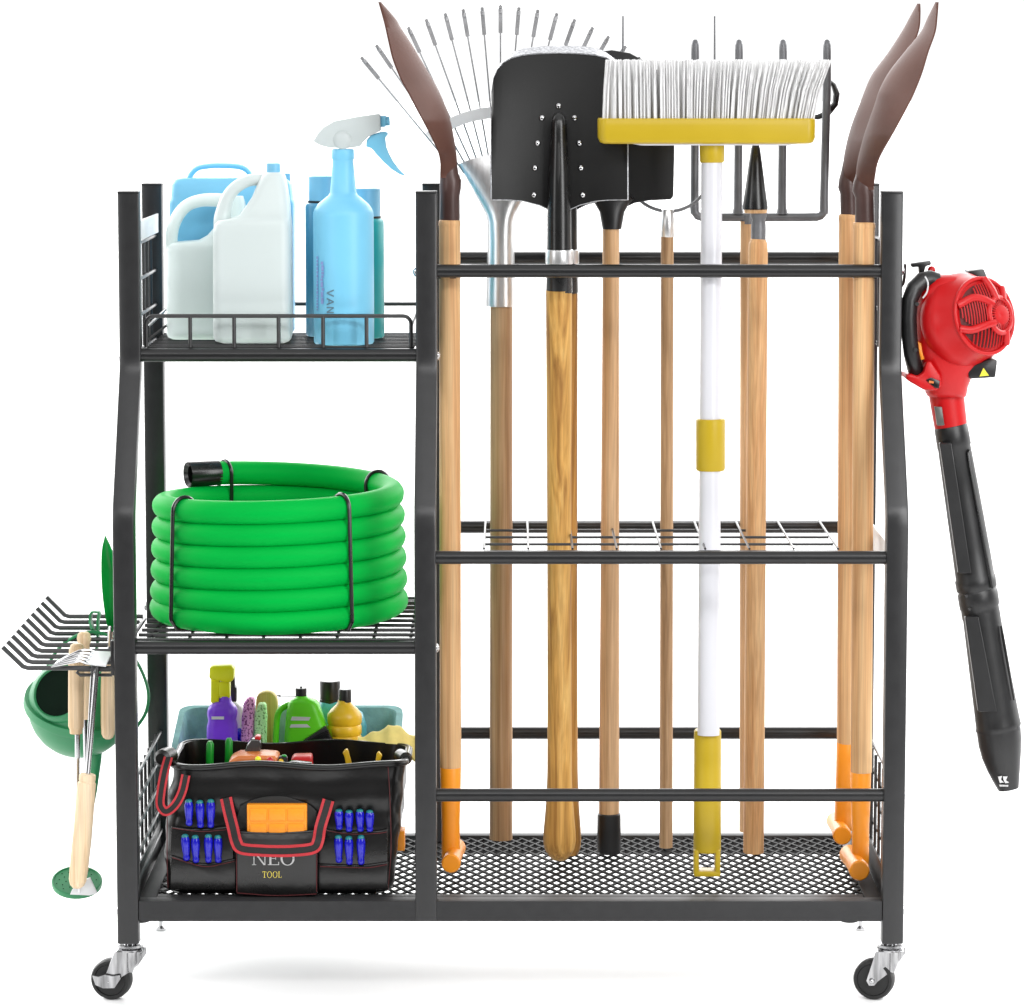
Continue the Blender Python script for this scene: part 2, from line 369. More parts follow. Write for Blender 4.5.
# guard rail round the top shelf
b = B(); Yg = .13; zg = Zpx(316, Yg); zb = Zpx(345, Yg) - .003
xl, xr = W(146, 316, Yg).x, W(411, 316, Yg).x; rg = .0026
def corner(xa, xb): return None
b.tube([(xl, Yg, zb)] + [(xl + .01 - .01 * math.cos(a), Yg, zg - .01 + .01 * math.sin(a)) for a in [math.pi / 2 * k / 5 for k in range(6)]] + [(xr - .01 + .01 * math.sin(a), Yg, zg - .01 + .01 * math.cos(a)) for a in [math.pi / 2 * k / 5 for k in range(6)]] + [(xr, Yg, zb)], rg, 8)
for x in (190, 234, 278.5, 323, 366.5): b.tube([(W(x, 316, Yg).x, Yg, zg), (W(x, 316, Yg).x, Yg, zb)], rg, 8)
Yh = .372; b.tube([(xl + .01, Yh, zb), (xl + .01, Yh, zg), (xr + .002, Yh, zg), (xr + .002, Yh, zb)], rg, 8)
for xx in (xl + .002, xr): b.tube([(xx, Yg, zg - .014), (xx + .004, Yh, zg - .004)], rg * .8, 8)
for k in range(4):
    b.tube([(xl - .003, Yg + .02 + .06 * k, zb + .006), (xl + .018, Yg + .05 + .06 * k, zb + .022)], rg * .7, 6)
obj('guard_rail', b, 'wire', rack)
# grid in the right middle and behind the top rail
def grid(py, Y0, Y1, x0, x1, nx, ny, name='wire_grid'):
    z = Zpx(py, .012) + .0; b = B()
    for i in range(ny):
        Y = Y0 + (Y1 - Y0) * i / (ny - 1); b.tube([(x0, Y, z), (x1, Y, z)], .0019, 6)
    for i in range(nx):
        X = x0 + (x1 - x0) * i / (nx - 1); b.tube([(X, Y0, z + .0035), (X, Y1 + .01, z + .0035)], .0016, 6)
    return obj(name, b, 'wire', rack)
grid(557.5, .07, .36, W(484, 549, .07).x, W(838, 549, .07).x, 9, 5)
b = B(); zt = Zpx(263, .37)
b.box((W(470, 262, .3).x, .35, zt - .004), (W(845, 262, .3).x, .366, zt - .001)); b.box((W(470, 262, .3).x, .315, zt - .004), (W(845, 262, .3).x, .335, zt - .001))
for x in (440, 455, 845, 862): b.bar((W(x, 262, .3).x, .13, zt - .006), (W(x, 262, .3).x, .38, zt - .006), (1, 0, 0), .004, .0012)
obj('back_slat', b, 'wire', rack)
# bottom tray
tf = B(); zr0, zr1 = Zpx(921, 0), Zpx(902, 0)
tf.box((XL + PW, .0015, ZT - .0265), (XR - PW, .0265, ZT), .0015); tf.box((XL + PW + .0215, .0268, ZT - .004), (XR - PW - .0215, .048, ZT - .001), .0006)
tf.box((XL + PW, YB + 2 * PW + .001, ZT - .0265), (XR - PW, YB + 2 * PW + .021, ZT), .002)
for a, c in ((XL + PW - .002, XL + PW + .02), (XR - PW - .02, XR - PW + .002)): tf.box((a, .0255, ZT - .026), (c, YB + 2 * PW - .0005, ZT - .001), .002)
tray = obj('tray_frame', tf, 'trayfr', rack)
mb = B(); x0, x1, y0, y1 = XL + PW + .019, XR - PW - .019, .0475, YB + 2 * PW + .002; dx, dy = .0176, .0345; zz = ZT - .004
def clipseg(p, q):
    t0, t1 = 0, 1; d = (q[0] - p[0], q[1] - p[1])
    for dd, pp, lo, hi in ((d[0], p[0], x0, x1), (d[1], p[1], y0, y1)):
        a, c = (lo - pp) / dd, (hi - pp) / dd
        if a > c: a, c = c, a
        t0, t1 = max(t0, a), min(t1, c)
    return None if t1 - t0 < 1e-4 else ((p[0] + d[0] * t0, p[1] + d[1] * t0), (p[0] + d[0] * t1, p[1] + d[1] * t1))
H = y1 - y0; run = H * dx / dy; k = x0 - run - dx
while k < x1 + dx:
    for s, dz in ((1, 0), (-1, .0006)):
        seg = clipseg((k, y0), (k + run, y1)) if s > 0 else clipseg((k + run, y0), (k, y1))
        if seg: mb.bar((*seg[0], zz + dz), (*seg[1], zz + dz), (1, 0, 0), .0016, .0012)
    k += dx
obj('tray_mesh', mb, 'tray', rack, 20)
for px in (148, 843):
    b = B(); c = W(px, 921, .12); b.lathe([(0, .011), (.004, .012), (.014, .012)], (c.x, .03, ZT - .0325)); obj('levelling_foot', b, 'rubber', rack)
# side panels: wire grids between front and rear posts, upper left flat strip has reflected light put into its white colour
def side_panel(X, yt, yb, Y0, Y1, nv, nh, strip=None):
    zt, zb = Zpx(yt, Y0), Zpx(yb, Y0); b = B()
    for i in range(nv):
        Y = Y0 + (Y1 - Y0) * (i + .5) / nv; b.tube([(X, Y, zt), (X, Y, zb)], .0024, 6)
    for i in range(nh):
        z = zt + (zb - zt) * i / (nh - 1); b.tube([(X + .004, Y0, z), (X + .004, Y1, z)], .0024, 6)
    return obj('side_panel', b, 'wire', rack)
side_panel(XL + .004, 244, 352, .14, YB, 5, 4); side_panel(XL + .004, 780, 885, .03, YB, 7, 5)
side_panel(XR - .004, 780, 885, .03, YB, 7, 5); side_panel(XR - .004, 244, 352, .14, YB, 4, 4)
for X, y0_, y1_, Ya in ((XL + .010, 221, 241, .13),):
    b = B(); b.box((X, Ya, Zpx(y1_, Ya)), (X + .003, YB, Zpx(y0_, Ya)), .0006); obj('side_strip', b, 'white_metal', rack)
b = B(); b.box((XR - .011, .02, Zpx(570, .012)), (XR - .008, YB, Zpx(545, .012)), .0006); obj('side_strip', b, 'white_metal', rack)
for X in (XL + .006, XR - .006):
    b = B(); b.box((X - .0015, .03, ZT - .024), (X + .0015, YB, ZT + .03), .0006); obj('side_strip', b, 'rack', rack)
# slim levelling feet under the rear posts
for X in (XL + .004, XR - .004):
    b = B(); Yp = YB + PW; b.lathe([(0, .0075), (.003, .0075), (.006, .0042), (.0065, .0032), (ZT - .029, .0032)], (X, Yp, 0), seg=16); obj('levelling_foot', b, 'chrome', rack)
# bolts
for px, py, Y, s in ((118.5, 357, .1232, -1), (416.5, 272, .1232, -1), (437.5, 356, .1232, 1), (436.8, 648, .0132, 1), (903.5, 271, .1232, 1), (904.5, 795, .0132, 1), (903.5, 910, .0132, 1), (119, 910, .0132, -1), (868, 734, .39, -1), (146, 606, .39, -1)):
    c = W(px, py, Y); xb_ = min(((abs(X_ + s * PW - c.x), X_ + s * PW) for X_ in (XL, XM, XR)))[1] if Y < .3 else c.x
    c.x = xb_ - s * .0005; b = B(); b.lathe([(0, .0062), (.001, .0062), (.003, .0045), (.0042, .002)], c, (s, 0, 0), 12); obj('bolt', b, 'chrome', rack)
# casters
def caster(px_post, px_w, brake):
    X = W(px_post, 944, 0).x; zb = zpost
    b = B(); b.lathe([(0, .0085), (-.003, .0085), (-.0031, .0165), (-.006, .0168), (-.0085, .014), (-.0088, .0165), (-.0115, .0165)], (X, PW, zb), (0, 0, 1), 24)
    ca = obj('caster', b, 'plated', rack)
    cw = W(px_w, 980.3, PW); R = 20.4 * sc(980, PW); cw.z = R; zf = zb - .0105
    tilt = math.radians(10 if brake else 16); ax = Vector((-math.sin(tilt), -math.cos(tilt), 0))
    fw = B()
    for sgn in (-1, 1):
        o = ax * (.0125 * sgn)
        dirx = (cw.x - X)
        pts = [(X - .0165, zf), (X + .0165, zf), (X + .017, zf - .008), (X + .006, zf - .024), (cw.x + .0075, cw.z - .001), (cw.x + .003, cw.z - .0065), (cw.x - .004, cw.z - .0065), (cw.x - .0075, cw.z)]
        fw.plate([Vector((x, PW, z)) + o for x, z in pts], ax * .0018 * sgn, .0004, 1)
    fw.box((X - .0165, PW - .0135, zf - .001), (X + .0165, PW + .0135, zf + .0012), .0008)
    fw.tube([(X + .0035, PW - .0125, zf), (X + .0035, PW - .0135, zf - .012), (X + .001, PW - .0125, zf - .026)], [.0062, .006, .0035], 14)
    obj('fork', fw, 'plated', ca)
    ww = B(); ww.lathe([(-.0105, R * .80), (-.0098, R * .93), (-.006, R), (.006, R), (.0098, R * .93), (.0105, R * .8), (.0085, R * .76), (.0085, R * .3), (-.0085, R * .3), (-.0085, R * .76)], cw, ax, 40, cap=False)
    ww.bm.faces.ensure_lookup_table()
    ww.lathe([(-.0085, R * .3), (.0085, R * .3)], cw, ax, 24)
    obj('wheel', ww, 'rubber', ca)
    bb = B(); bb.lathe([(-.0165, .0035), (.0165, .0035)], cw, ax, 12); bb.ball(cw + ax * .0162, .0035)
    obj('axle', bb, 'chrome', ca)
    if brake:
        t = B(); c = cw + ax * .0175
        t.plate([c + Vector(q) for q in ((-.020, 0, .0085), (-.012, 0, .0065), (-.004, 0, .0095), (.006, 0, .0075), (.0155, 0, .009), (.0165, 0, .004), (.0085, 0, -.0085), (-.006, 0, -.0085), (-.016, 0, -.004))], ax * .002, .0006, 1)
        obj('brake_pedal', t, 'plated', ca)
caster(129, 112, True); caster(891.5, 874.2, False)
# hook rack on the left end
hk = []
for i in range(10):
    f = i / 9; Y = .40 - .37 * f
    def q(a, c): return (a[0] + (c[0] - a[0]) * f, a[1] + (c[1] - a[1]) * f)
    tip, bend, inn = q((46.5, 597), (2.5, 647)), q((66, 616.5), (24.5, 668)), q((143, 616.5), (113, 668))
    b = B(); t_, b_, e_ = W(*tip, Y), W(*bend, Y), W(*inn, Y); zb_ = ZS2 - .012
    dz = 0
    b.tube([t_, b_ + (t_ - b_) * .07, b_ + (e_ - b_) * .04, e_], .0031, 8); obj('hook', b, 'wire', rack)
b = B(); p = [W(113, 671, .03), W(80, 671, .03), W(76.5, 668, .03), W(76.5, 664, .03)]
b.tube([W(112, 675, .03), W(80, 675, .03), W(77, 672.5, .03), W(79, 670, .03), W(112, 670, .03)], .0022, 8)
b.box((W(113, 675, .02).x - .003, .022, Zpx(676, .02)), (W(113, 640, .02).x + .003, .036, Zpx(641, .02)), .001)
b.tube([(W(116, 668, .03).x, .03, Zpx(662, .03)), (W(116, 668, .03).x, .40, Zpx(662, .03))], .003, 8)
obj('hook_bracket', b, 'wire', rack)
b = B(); x_ = XR + PW; b.tube(spl([(x_ + .001, .2, Zpx(268, .2)), (x_ + .001, .2, Zpx(283, .2)), (x_ + .005, .2, Zpx(287, .2)), (x_ + .011, .2, Zpx(282, .2)), (x_ + .0125, .2, Zpx(264, .2))], 4), .002, 8); obj('hook', b, 'wire', rack)

# ================================================================== LONG HANDLED TOOLS
def handle(b, px0, py0, Y0, px1, py1, Y1, r0, r1, n=8, rnd=True):
    pts = []; rr = []
    for i in range(n + 1):
        f = i / n; pts.append((px0 + (px1 - px0) * f, py0 + (py1 - py0) * f, Y0 + (Y1 - Y0) * f)); rr.append(r0 + (r1 - r0) * f)
    return b.px_tube(pts, rr, 20)
def rest(py, Ymin=.03, Ymax=.365): return min(Ymax, max(Ymin, Yplane(py, ZT)))
# --- brown spades standing upside down (T-grip on the tray, blade in the air)
def brown_spade(label, Y0, rows, left, sock, hd, grip, knob, wmax):
    c, x1 = hd[2], hd[3]
    base = W(knob[0], knob[1] + knob[2], Y0 - .05)
    t = thing('spade', label, 'spade', (base.x, Y0, base.z), 'brown spades with orange grips')
    ys = [r[0] for r in rows]; y_top, y_bot = ys[0], ys[-1]; n = 44; ny = 13; rings = []
    def ev(y):
        for a, q in zip(rows, rows[1:]):
            if a[0] <= y <= q[0]:
                f = (y - a[0]) / (q[0] - a[0]); return a[1] + (q[1] - a[1]) * f, a[2] + (q[2] - a[2]) * f
        return rows[-1][1:]
    # smoothed silhouette
    Ls = spl([(r[1], r[0], 0) for r in rows], 8); Rs = spl([(r[2], r[0], 0) for r in rows], 8)
    th = .0022
    for i in range(len(Ls)):
        l, r = Ls[i], Rs[i]; f = i / (len(Ls) - 1)
        wd = wmax * (math.sin(math.pi * min(1, f * .62 + .0)) ** .8 if f < .8 else 1) * (1 if f < .72 else max(.16, 1 - (f - .72) / .28 * .9)) + .002
        out, inn = [], []
        for k in range(ny):
            s = -1 + 2 * k / (ny - 1)
            edge, mid = (l, r) if left else (r, l)
            A = W(edge.x, edge.y, Y0 - wd); Cc = W(mid.x, mid.y, Y0 - wd * .15)
            x = Cc.x + (A.x - Cc.x) * abs(s) ** 1.7; z = Cc.z + (A.z - Cc.z) * abs(s)
            out.append(Vector((x, Y0 + wd * s, z))); inn.append(Vector((x + (-th if left else th), Y0 + wd * s * .985, z)))
        rings.append(out + inn[::-1])
    b = B(); b.loft(rings); obj('blade', b, 'brown', t, 50)
    b = B(); b.px_tube([(p[0], p[1], Y0) for p in sock], [p[2] for p in sock], 20); obj('socket', b, 'brownp', t, 50)
    b = B(); (xa, ya, xb, yb, ra, rb) = hd
    b.px_tube([(xa, ya, Y0), (xa, ya + 1.5, Y0), (xa, ya + 5, Y0), (xa, ya + 7, Y0)] + [(xa + (xb - xa) * k / 6, ya + 8 + (yb - ya - 8) * k / 6, Y0) for k in range(7)], [ra * .9, ra * 1.02, ra * 1.04, ra] + [ra + (rb - ra) * k / 6 for k in range(7)], 24); obj('handle', b, 'wood', t, 50)
    b = B(); (xg, yg, rg, xh, yh, rh) = grip
    b.px_tube([(xg, yg, Y0), (xg, yg + 2, Y0), (xg + (xh - xg) * .3, yg + (yh - yg) * .3, Y0), (xg + (xh - xg) * .6, yg + (yh - yg) * .6, Y0), (xh, yh, Y0)], [rg * .9, rg, rg * .95, rh, rh], 20)
    g = obj('grip', b, 'orange', t, 50)
    b = B(); (kx, ky, kr, bx, by) = knob; R = kr * sc(ky, Y0); Yk = Y0 - .055
    p0 = W(kx, ky, Yk); zc = max(p0.z, ZT + R + .0005); p0.z = zc; p1 = W(bx, by, Y0 + .05); p1.z = zc
    dr = (p1 - p0); Ln = dr.length
    b.lathe([(0, R * .86), (.0015, R * .97), (.004, R), (Ln * .35, R * .9), (Ln * .65, R * .9), (Ln - .004, R), (Ln, R * .9)], p0, dr, 28); obj('crossbar', b, 'orange', g, 40)
    return t
brown_spade('brown-bladed spade upside down beside the centre post, its tip curving left', .16,
    [(2, 380, 381), (18, 384.5, 395), (28, 387, 401), (44, 390.5, 411.5), (60, 394.5, 421), (80, 402.5, 433), (93.5, 410, 440), (110, 418.5, 447), (123, 425.6, 451), (147, 437.5, 455.5), (160, 441.5, 457), (178, 442.5, 458)], True,
    [(448.5, 150, 6), (448.8, 165, 8.5), (449.3, 175, 9.5), (450.5, 181, 10.8), (450.3, 188, 10.8), (449.8, 195, 10), (449.8, 219, 10.2), (449.8, 221, 9.8)],
    (449.6, 219.5, 450.6, 767, 10.7, 10.7), (450.6, 765, 10.6, 450.8, 858, 9.2), (450.8, 864, 9.6, 456.5, 847), .075)
brown_spade('rear of the two brown spades at the right post, mostly overlapped by its twin', .31,
    [(3.5, 917.3, 918.8), (15, 911, 919), (30, 903, 917.5), (52, 889, 909), (75.6, 872, 895), (100, 862, 881), (127, 852, 869), (155, 845, 860), (172, 843, 857), (184, 842.5, 856)], False,
    [(850, 158, 6), (849, 172, 8), (848.2, 180, 9.3), (848, 187, 10), (849, 193, 9), (849.6, 213, 9.2), (849.6, 215, 9)],
    (848.6, 214, 846.6, 743, 9.9, 9.8), (846, 741, 9.6, 843, 830, 9), (842.5, 836, 9.4, 835.5, 824), .075)
brown_spade('nearer brown spade against the right post, tip leaning right', .135,
    [(2, 935.4, 937), (16, 928.5, 936), (32, 921, 934), (52, 905, 927), (72, 889.5, 921), (90, 880, 914), (104, 875.5, 907.5), (130, 866.6, 893.5), (158, 858.8, 878), (176, 856, 873.6), (190, 855, 872)], False,
    [(864, 160, 6), (864.5, 176, 9), (863.5, 184, 10.6), (863.3, 190, 11), (864.6, 197, 9.6), (864.9, 221, 9.9), (864.9, 223, 9.5)],
    (864.2, 222, 861.3, 772, 10.8, 10.6), (860.8, 770, 10.4, 860.4, 866, 8.6), (859.8, 871, 10.2, 849, 856), .08)
M['bright_band'] = mat('polished_band_sheen', (.93, .93, .93), .4, var=.03)  # polished cross-band; its bright reflection is put into the white base colour
# --- leaf rake
Yr = .335
t = thing('leaf_rake', 'silver leaf rake standing head up with its fan of thin wire tines', 'rake', tuple(W(501, 838, Yr)))
b = B(); handle(b, 501.5, 300, Yr, 501, 839, Yr, 11.2, 11.4); obj('handle', b, 'wooddk', t)
b = B(); rings = []
for y, hw, hd in ((164, 42, 3.0), (168, 40, 5), (176, 35.5, 7.5), (190, 28, 9), (203, 21, 10), (214, 15.2, 11), (222, 13.6, 12), (240, 13.4, 12.8), (275, 14, 13.6), (303, 15.2, 15), (306, 15.0, 15), (306.5, 13.5, 13.5)):
    rings.append([W(500.8, y, Yr) + Vector((math.cos(a) * hw * sc(y, Yr), math.sin(a) * hd * sc(y, Yr), ((1 - abs(math.cos(a)) ** 2) * .013 * (178 - y) / 14 if y < 178 else 0))) for a in [2 * math.pi * k / 32 for k in range(32)]])
b.loft(rings); obj('ferrule', b, 'steel', t, 50)
tips = [(361, 57), (376, 45), (392, 35), (408, 27), (426, 19), (445, 13), (463, 9), (482, 7), (500.5, 5), (519, 7), (538, 9.5), (557, 13), (575, 19), (593, 27), (609, 36), (626, 46), (640, 57)]
cx_, cy_ = 500.5, 226
for tx, ty in tips:
    d = Vector((tx - cx_, ty - cy_)); Ld = d.length; d /= Ld
    P = lambda r, Y=Yr: W(cx_ + d.x * r, cy_ + d.y * r, Y)
    b = B(); sd = Vector((d.y, 0, d.x))
    b.tube([P(64), P(Ld - 27)], .0013, 6)
    b.ribbon([P(Ld - 28), P(Ld - 27.5), P(Ld - 14), P(Ld - 4)], (-d.y * -1, 0, d.x) if False else (d.y, 0, d.x), .0027, .0009)
    b.tube([P(Ld - 8), P(Ld - 3), P(Ld - .5, Yr - .006), P(Ld - 1.5, Yr - .022)], .0024, 6)
    obj('tine', b, 'tine', t)
b = B(); arc = []
for k in range(25):
    a = math.radians(-39 + 78 * k / 24); arc.append(W(cx_ + 114 * math.sin(a), cy_ - 114 * math.cos(a), Yr - .003))
rings = []
for k in range(25):
    a = math.radians(-39 + 78 * k / 24); d = Vector((math.sin(a), math.cos(a)))
    rings.append([W(cx_ + d.x * r, cy_ - d.y * r, Y) for r, Y in ((108, Yr - .006), (119.5, Yr - .006), (119.5, Yr + .004), (108, Yr + .004))])
b.loft(rings); obj('crossbar', b, 'bright_band', t, 30)
# --- black square shovel with rivets
def square_shovel(label, cx, Ys, by, detail, dxs=1.0, hk=1.0):
    base = W(cx, by, rest(by))
    t = thing('shovel', label, 'shovel', (base.x, rest(by), base.z), 'black square shovels with striped ash handles')
    Yb = Ys; b = B()
    half = [(0, 54), (20, 53), (40, 55), (52, 58.5), (58, 63), (63, 70), (66, 80), (67.5, 92), (68, 110), (68, 150), (67.8, 199), (55, 199.5), (42, 201), (30, 203.5), (19, 208), (13, 215), (0, 215)]
    # dished sheet: columns across, rows down
    top = [(-68, 92), (-66, 78), (-62, 69), (-56, 62), (-48, 57.5), (-36, 54.5), (-20, 53), (0, 52.5), (20, 53), (36, 54.5), (48, 57.5), (56, 62), (62, 69), (66, 78), (68, 92)]
    bot = [199.3, 199.3, 199.3, 199.4, 199.7, 200.8, 205, 214, 205, 200.8, 199.7, 199.4, 199.3, 199.3, 199.3]
    def fwd(x, v):  # dish depth: edges come towards the camera, the lip leans away
        return Yb - .018 * (abs(x) / 68) ** 2.2 + .03 * (1 - v) ** 2.0
    ncol, nrow = len(top), 14
    def pt(i, j, off):
        x, yt = top[i]; v = j / nrow; y = yt + (bot[i] - yt) * v
        q = W(cx + x * dxs, y, Yb); return Vector((q.x, fwd(x, v) + off, q.z))
    bm = b.bm; fr = [[bm.verts.new(pt(i, j, 0)) for j in range(nrow + 1)] for i in range(ncol)]; bk = [[bm.verts.new(pt(i, j, .0028)) for j in range(nrow + 1)] for i in range(ncol)]
    for i in range(ncol - 1):
        for j in range(nrow):
            bm.faces.new((fr[i][j], fr[i + 1][j], fr[i + 1][j + 1], fr[i][j + 1])); bm.faces.new((bk[i][j], bk[i][j + 1], bk[i + 1][j + 1], bk[i + 1][j]))
        bm.faces.new((fr[i][0], bk[i][0], bk[i + 1][0], fr[i + 1][0])); bm.faces.new((fr[i][nrow], fr[i + 1][nrow], bk[i + 1][nrow], bk[i][nrow]))
    for j in range(nrow):
        bm.faces.new((fr[0][j], fr[0][j + 1], bk[0][j + 1], bk[0][j])); bm.faces.new((fr[-1][j], bk[-1][j], bk[-1][j + 1], fr[-1][j + 1]))
    blade = obj('blade', b, 'blade', t, 40)
    # bare steel lip: curls back along the top edge
    b = B(); rings = []
    for i in range(ncol):
        x, yt = top[i]; k = max(0, 1 - (abs(x) / 68) ** 4); p = pt(i, 0, 0)
        q1 = W(cx + x * .99 * dxs, yt - 7 * k, Yb); q = Vector((q1.x, p.y + .016 * k + .004, q1.z))
        rings.append([p + Vector((0, -.0012, -.001)), q, q + Vector((0, .003, -.001)), p + Vector((0, .0035, -.003))])
    b.loft(rings); obj('lip', b, 'steelrough', blade, 40)
    b = B()
    for i_ in (1, -1):
        pass
    b.px_tube([(cx - 67.6 * i_, y, 0) for i_ in ()], 1) if False else None
    ed = [pt(0, j, .001) for j in range(2, nrow + 1)] + [pt(i, nrow, .001) for i in range(1, ncol)] + [pt(ncol - 1, j, .001) for j in range(nrow - 1, 1, -1)]
    b = B(); b.tube(ed, .0011, 6); obj('pale_edge', b, 'steelrough', blade)  # thin pale steel tube along the blade's sides and bottom
    # socket on the front
    s = B(); pr = [(112.5, .8, .002), (113.5, 3.5, .004), (116, 6, .007), (121, 7.6, .009), (130, 8.2, .0105), (150, 9, .0115), (180, 10.8, .013), (205, 11.6, .0138), (215, 11.9, .014), (240, 12, .0145), (251, 12.2, .0148), (292, 13.2, .0165), (293, 12.5, .0158)]
    Yc = Yb - .004
    s.loft([[W(cx - .5 + .4 * (y - 112) / 180, y, Yc) + Vector((math.cos(a) * r * hk * sc(y, Yc), math.sin(a) * d - .004, 0)) for a in [2 * math.pi * k / 24 for k in range(24)]] for y, r, d in pr])
    so = obj('socket', s, 'blackgl', t, 60)
    if detail:
        s = B(); s.px_tube([(558.6, y, Yc - .0135) for y in (139, 146, 160, 190, 225, 243)], [.5, 2.0, 2.6, 2.8, 2.2, .4], 12); obj('groove', s, 'rubber', so)
        for rx, ry in ((558.6, 106), (542, 118), (574.6, 118), (537.6, 143.2), (579.4, 143.2), (535, 168), (581, 168), (534, 195), (582.8, 195)):
            x = rx - cx; v = .5; yy = fwd(x, (ry - 54) / 146); q = W(rx, ry, yy); b = B(); b.ball((q.x, yy - .0005, q.z), .0039, .7); obj('rivet', b, 'chrome', t)
    f = B(); f.px_tube([(cx, y, Yc - .004) for y in (249.5, 250, 251, 262.5, 263.5, 264)], [q * hk for q in (13, 13.8, 14, 14, 13.8, 13)], 24); obj('ferrule', f, 'steel', t)
    h = B(); yf = rest(by)
    pts = []; rr = []
    for y, r in ((290, 13), (340, 12.8), (450, 12.3), (560, 12), (700, 12), (770, 12.2), (795, 13), (815, 14.6), (830, 16), (840, 16.4), (848, 15.2), (854, 12), (by - 1, 7.5), (by, 3)):
        pts.append((cx + .8 * (y - 290) / 570 - .5, y, Yc - .004 + (yf - Yc + .004) * ((y - 290) / (by - 290)))); rr.append(r)
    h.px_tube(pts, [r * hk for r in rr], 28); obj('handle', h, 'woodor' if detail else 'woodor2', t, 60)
    return t
M['steelrough'] = mat('worn_steel', (.62, .63, .66), .45, .55, var=.5, nscale=260, bump=.6, bscale=300)
square_shovel('large black square shovel with nine rivets and worn silver lip, facing the camera', 559.3, .2, 860, True)
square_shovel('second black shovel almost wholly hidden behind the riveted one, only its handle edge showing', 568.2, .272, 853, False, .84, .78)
# --- black scoop with pale handle
Ys = .275
t = thing('scoop_shovel', 'plain black scoop shovel behind the broom, pale handle with black end cap', 'shovel', tuple(W(609, 853, rest(853))))
out = [(610, 205), (600, 203), (585, 199), (549, 198), (548.5, 120), (552, 85), (566, 64), (590, 53), (612, 50), (630, 53), (643, 60), (660, 72), (669, 92), (673.5, 120), (674.5, 150), (673.5, 196), (671, 199.5), (650, 200.5), (635, 203), (626, 207)]
b = B(); b.px_plate(out, Ys, .006, .002, 2)
obj('blade', b, 'blade', t)
b = B(); b.loft([[W(612, y, Ys) + Vector((math.cos(a) * r * sc(y, Ys), math.sin(a) * d, 0)) for a in [2 * math.pi * k / 24 for k in range(24)]] for y, r, d in ((150, 3, .008), (170, 8, .011), (190, 14, .012), (199, 22, .011), (204, 17, .011), (212, 12.5, .012), (221, 11, .0125), (229, 9.5, .012))]); obj('socket', b, 'blackpl', t, 60)
b = B(); yf = rest(853); b.px_tube([(611 - 2 * f, 228 + 586 * f, Ys + (yf - Ys) * f) for f in (0, .004, .2, .4, .6, .8, 1)], [7.6, 8.4, 8.5, 9, 9.4, 9.9, 10.2], 20); obj('handle', b, 'woodtan', t)
b = B(); b.px_tube([(609, 813, yf), (609, 814, yf), (609, 850, yf), (609, 853, yf)], [11, 11.8, 12, 11], 20); obj('end_cap', b, 'blackpl', t)
# --- two-pronged wire fork
Ys = .30; yf = rest(847)
t = thing('wire_fork', 'thin U-shaped two-pronged steel fork on a slim dark wooden handle', 'fork', tuple(W(666, 847, yf)))
b = B(); pts = [(623, 16, Ys), (623, 60, Ys), (623.5, 120, Ys), (624, 160, Ys), (629, 184, Ys), (641, 201, Ys), (655, 209, Ys), (668, 211, Ys), (681, 209.5, Ys), (696, 201.5, Ys), (708, 185, Ys), (713, 160, Ys), (714, 120, Ys), (714.6, 60, Ys), (714.6, 16, Ys)]
n = len(pts); b.tube(spl([W(*p) for p in pts], 4), [sc(200, Ys) * (.85 + .9 * min(1, 3.2 * min(k, 4 * (n - 1) - k) / (4 * (n - 1)))) for k in range(4 * (n - 1) + 1)], 8); obj('prong_bow', b, 'fork', t)
b = B(); b.px_tube([(667.5, 209, Ys), (667.5, 210, Ys), (667.5, 236, Ys), (667.5, 237, Ys)], [6.2, 6.9, 6.9, 6.3], 20); obj('ferrule', b, 'steel', t)
b = B(); handle(b, 667.3, 234, Ys, 666, 847, yf, 6.4, 6.6); obj('handle', b, 'wooddk', t)
# --- broom
Yb1 = .16; yf = .112
t = thing('broom', 'yellow push broom with white bristles up, white pole and yellow end grip', 'broom', tuple(W(707, 877, yf)))
b = B(); b.px_tube([(711.8 - 3.4 * f, 155 + 580 * f, Yb1 + (yf - Yb1) * f) for f in (0, .25, .5, .75, 1)], [10.6, 10.7, 10.8, 11, 11], 28); pole = obj('pole', b, 'whitep', t)
b = B(); b.px_tube([(710.5, 418.6, .14), (710.5, 420, .14), (710.5, 469, .137), (710.5, 470.4, .137)], [13.6, 14.6, 14.6, 13.6], 28); obj('collar', b, 'yellow', t)
b = B()
b.px_tube([(707.6, 729.5, .122), (707.6, 731, .122), (707.4, 790, .117), (707.2, 850, yf), (707.2, 851, yf)], [12.6, 13.6, 13.7, 13.8, 13], 28)
for xa, xb in ((694, 699.2), (715.2, 720.6)): b.px_box(xa, 850, xb, 877, yf - .013, .026, .002)
b.px_box(694, 871.5, 720.6, 877, yf - .0131, .0262, .002)
obj('grip', b, 'yellow', t)
b = B(); b.px_tube([(712, 140, Yb1), (712, 143, Yb1), (712, 161, Yb1), (712, 162.5, Yb1)], [12.2, 12.6, 12.2, 11.4], 28); obj('neck', b, 'yellow', t)
Yh0 = Yb1 - .035; b = B(); a_, c_ = W(598.5, 144, Yh0), W(816, 118.5, Yh0)
px_rloft(b, Yh0, .07, [(144, 604, 810, .86), (142.5, 600.5, 814, .95), (138, 598.6, 815.8), (126, 598.4, 816), (119.5, 598.6, 816), (118.4, 599.5, 815, .97)], 9, 6); hd = obj('head', b, 'yellow', t, 40)
b = B(); px_rloft(b, Yh0 + .008, .05, [(145.6, 640, 790, .9), (143.9, 632, 798)], 6); obj('underside', b, 'whitep', hd)
b = B(); rnd = random.Random(3)
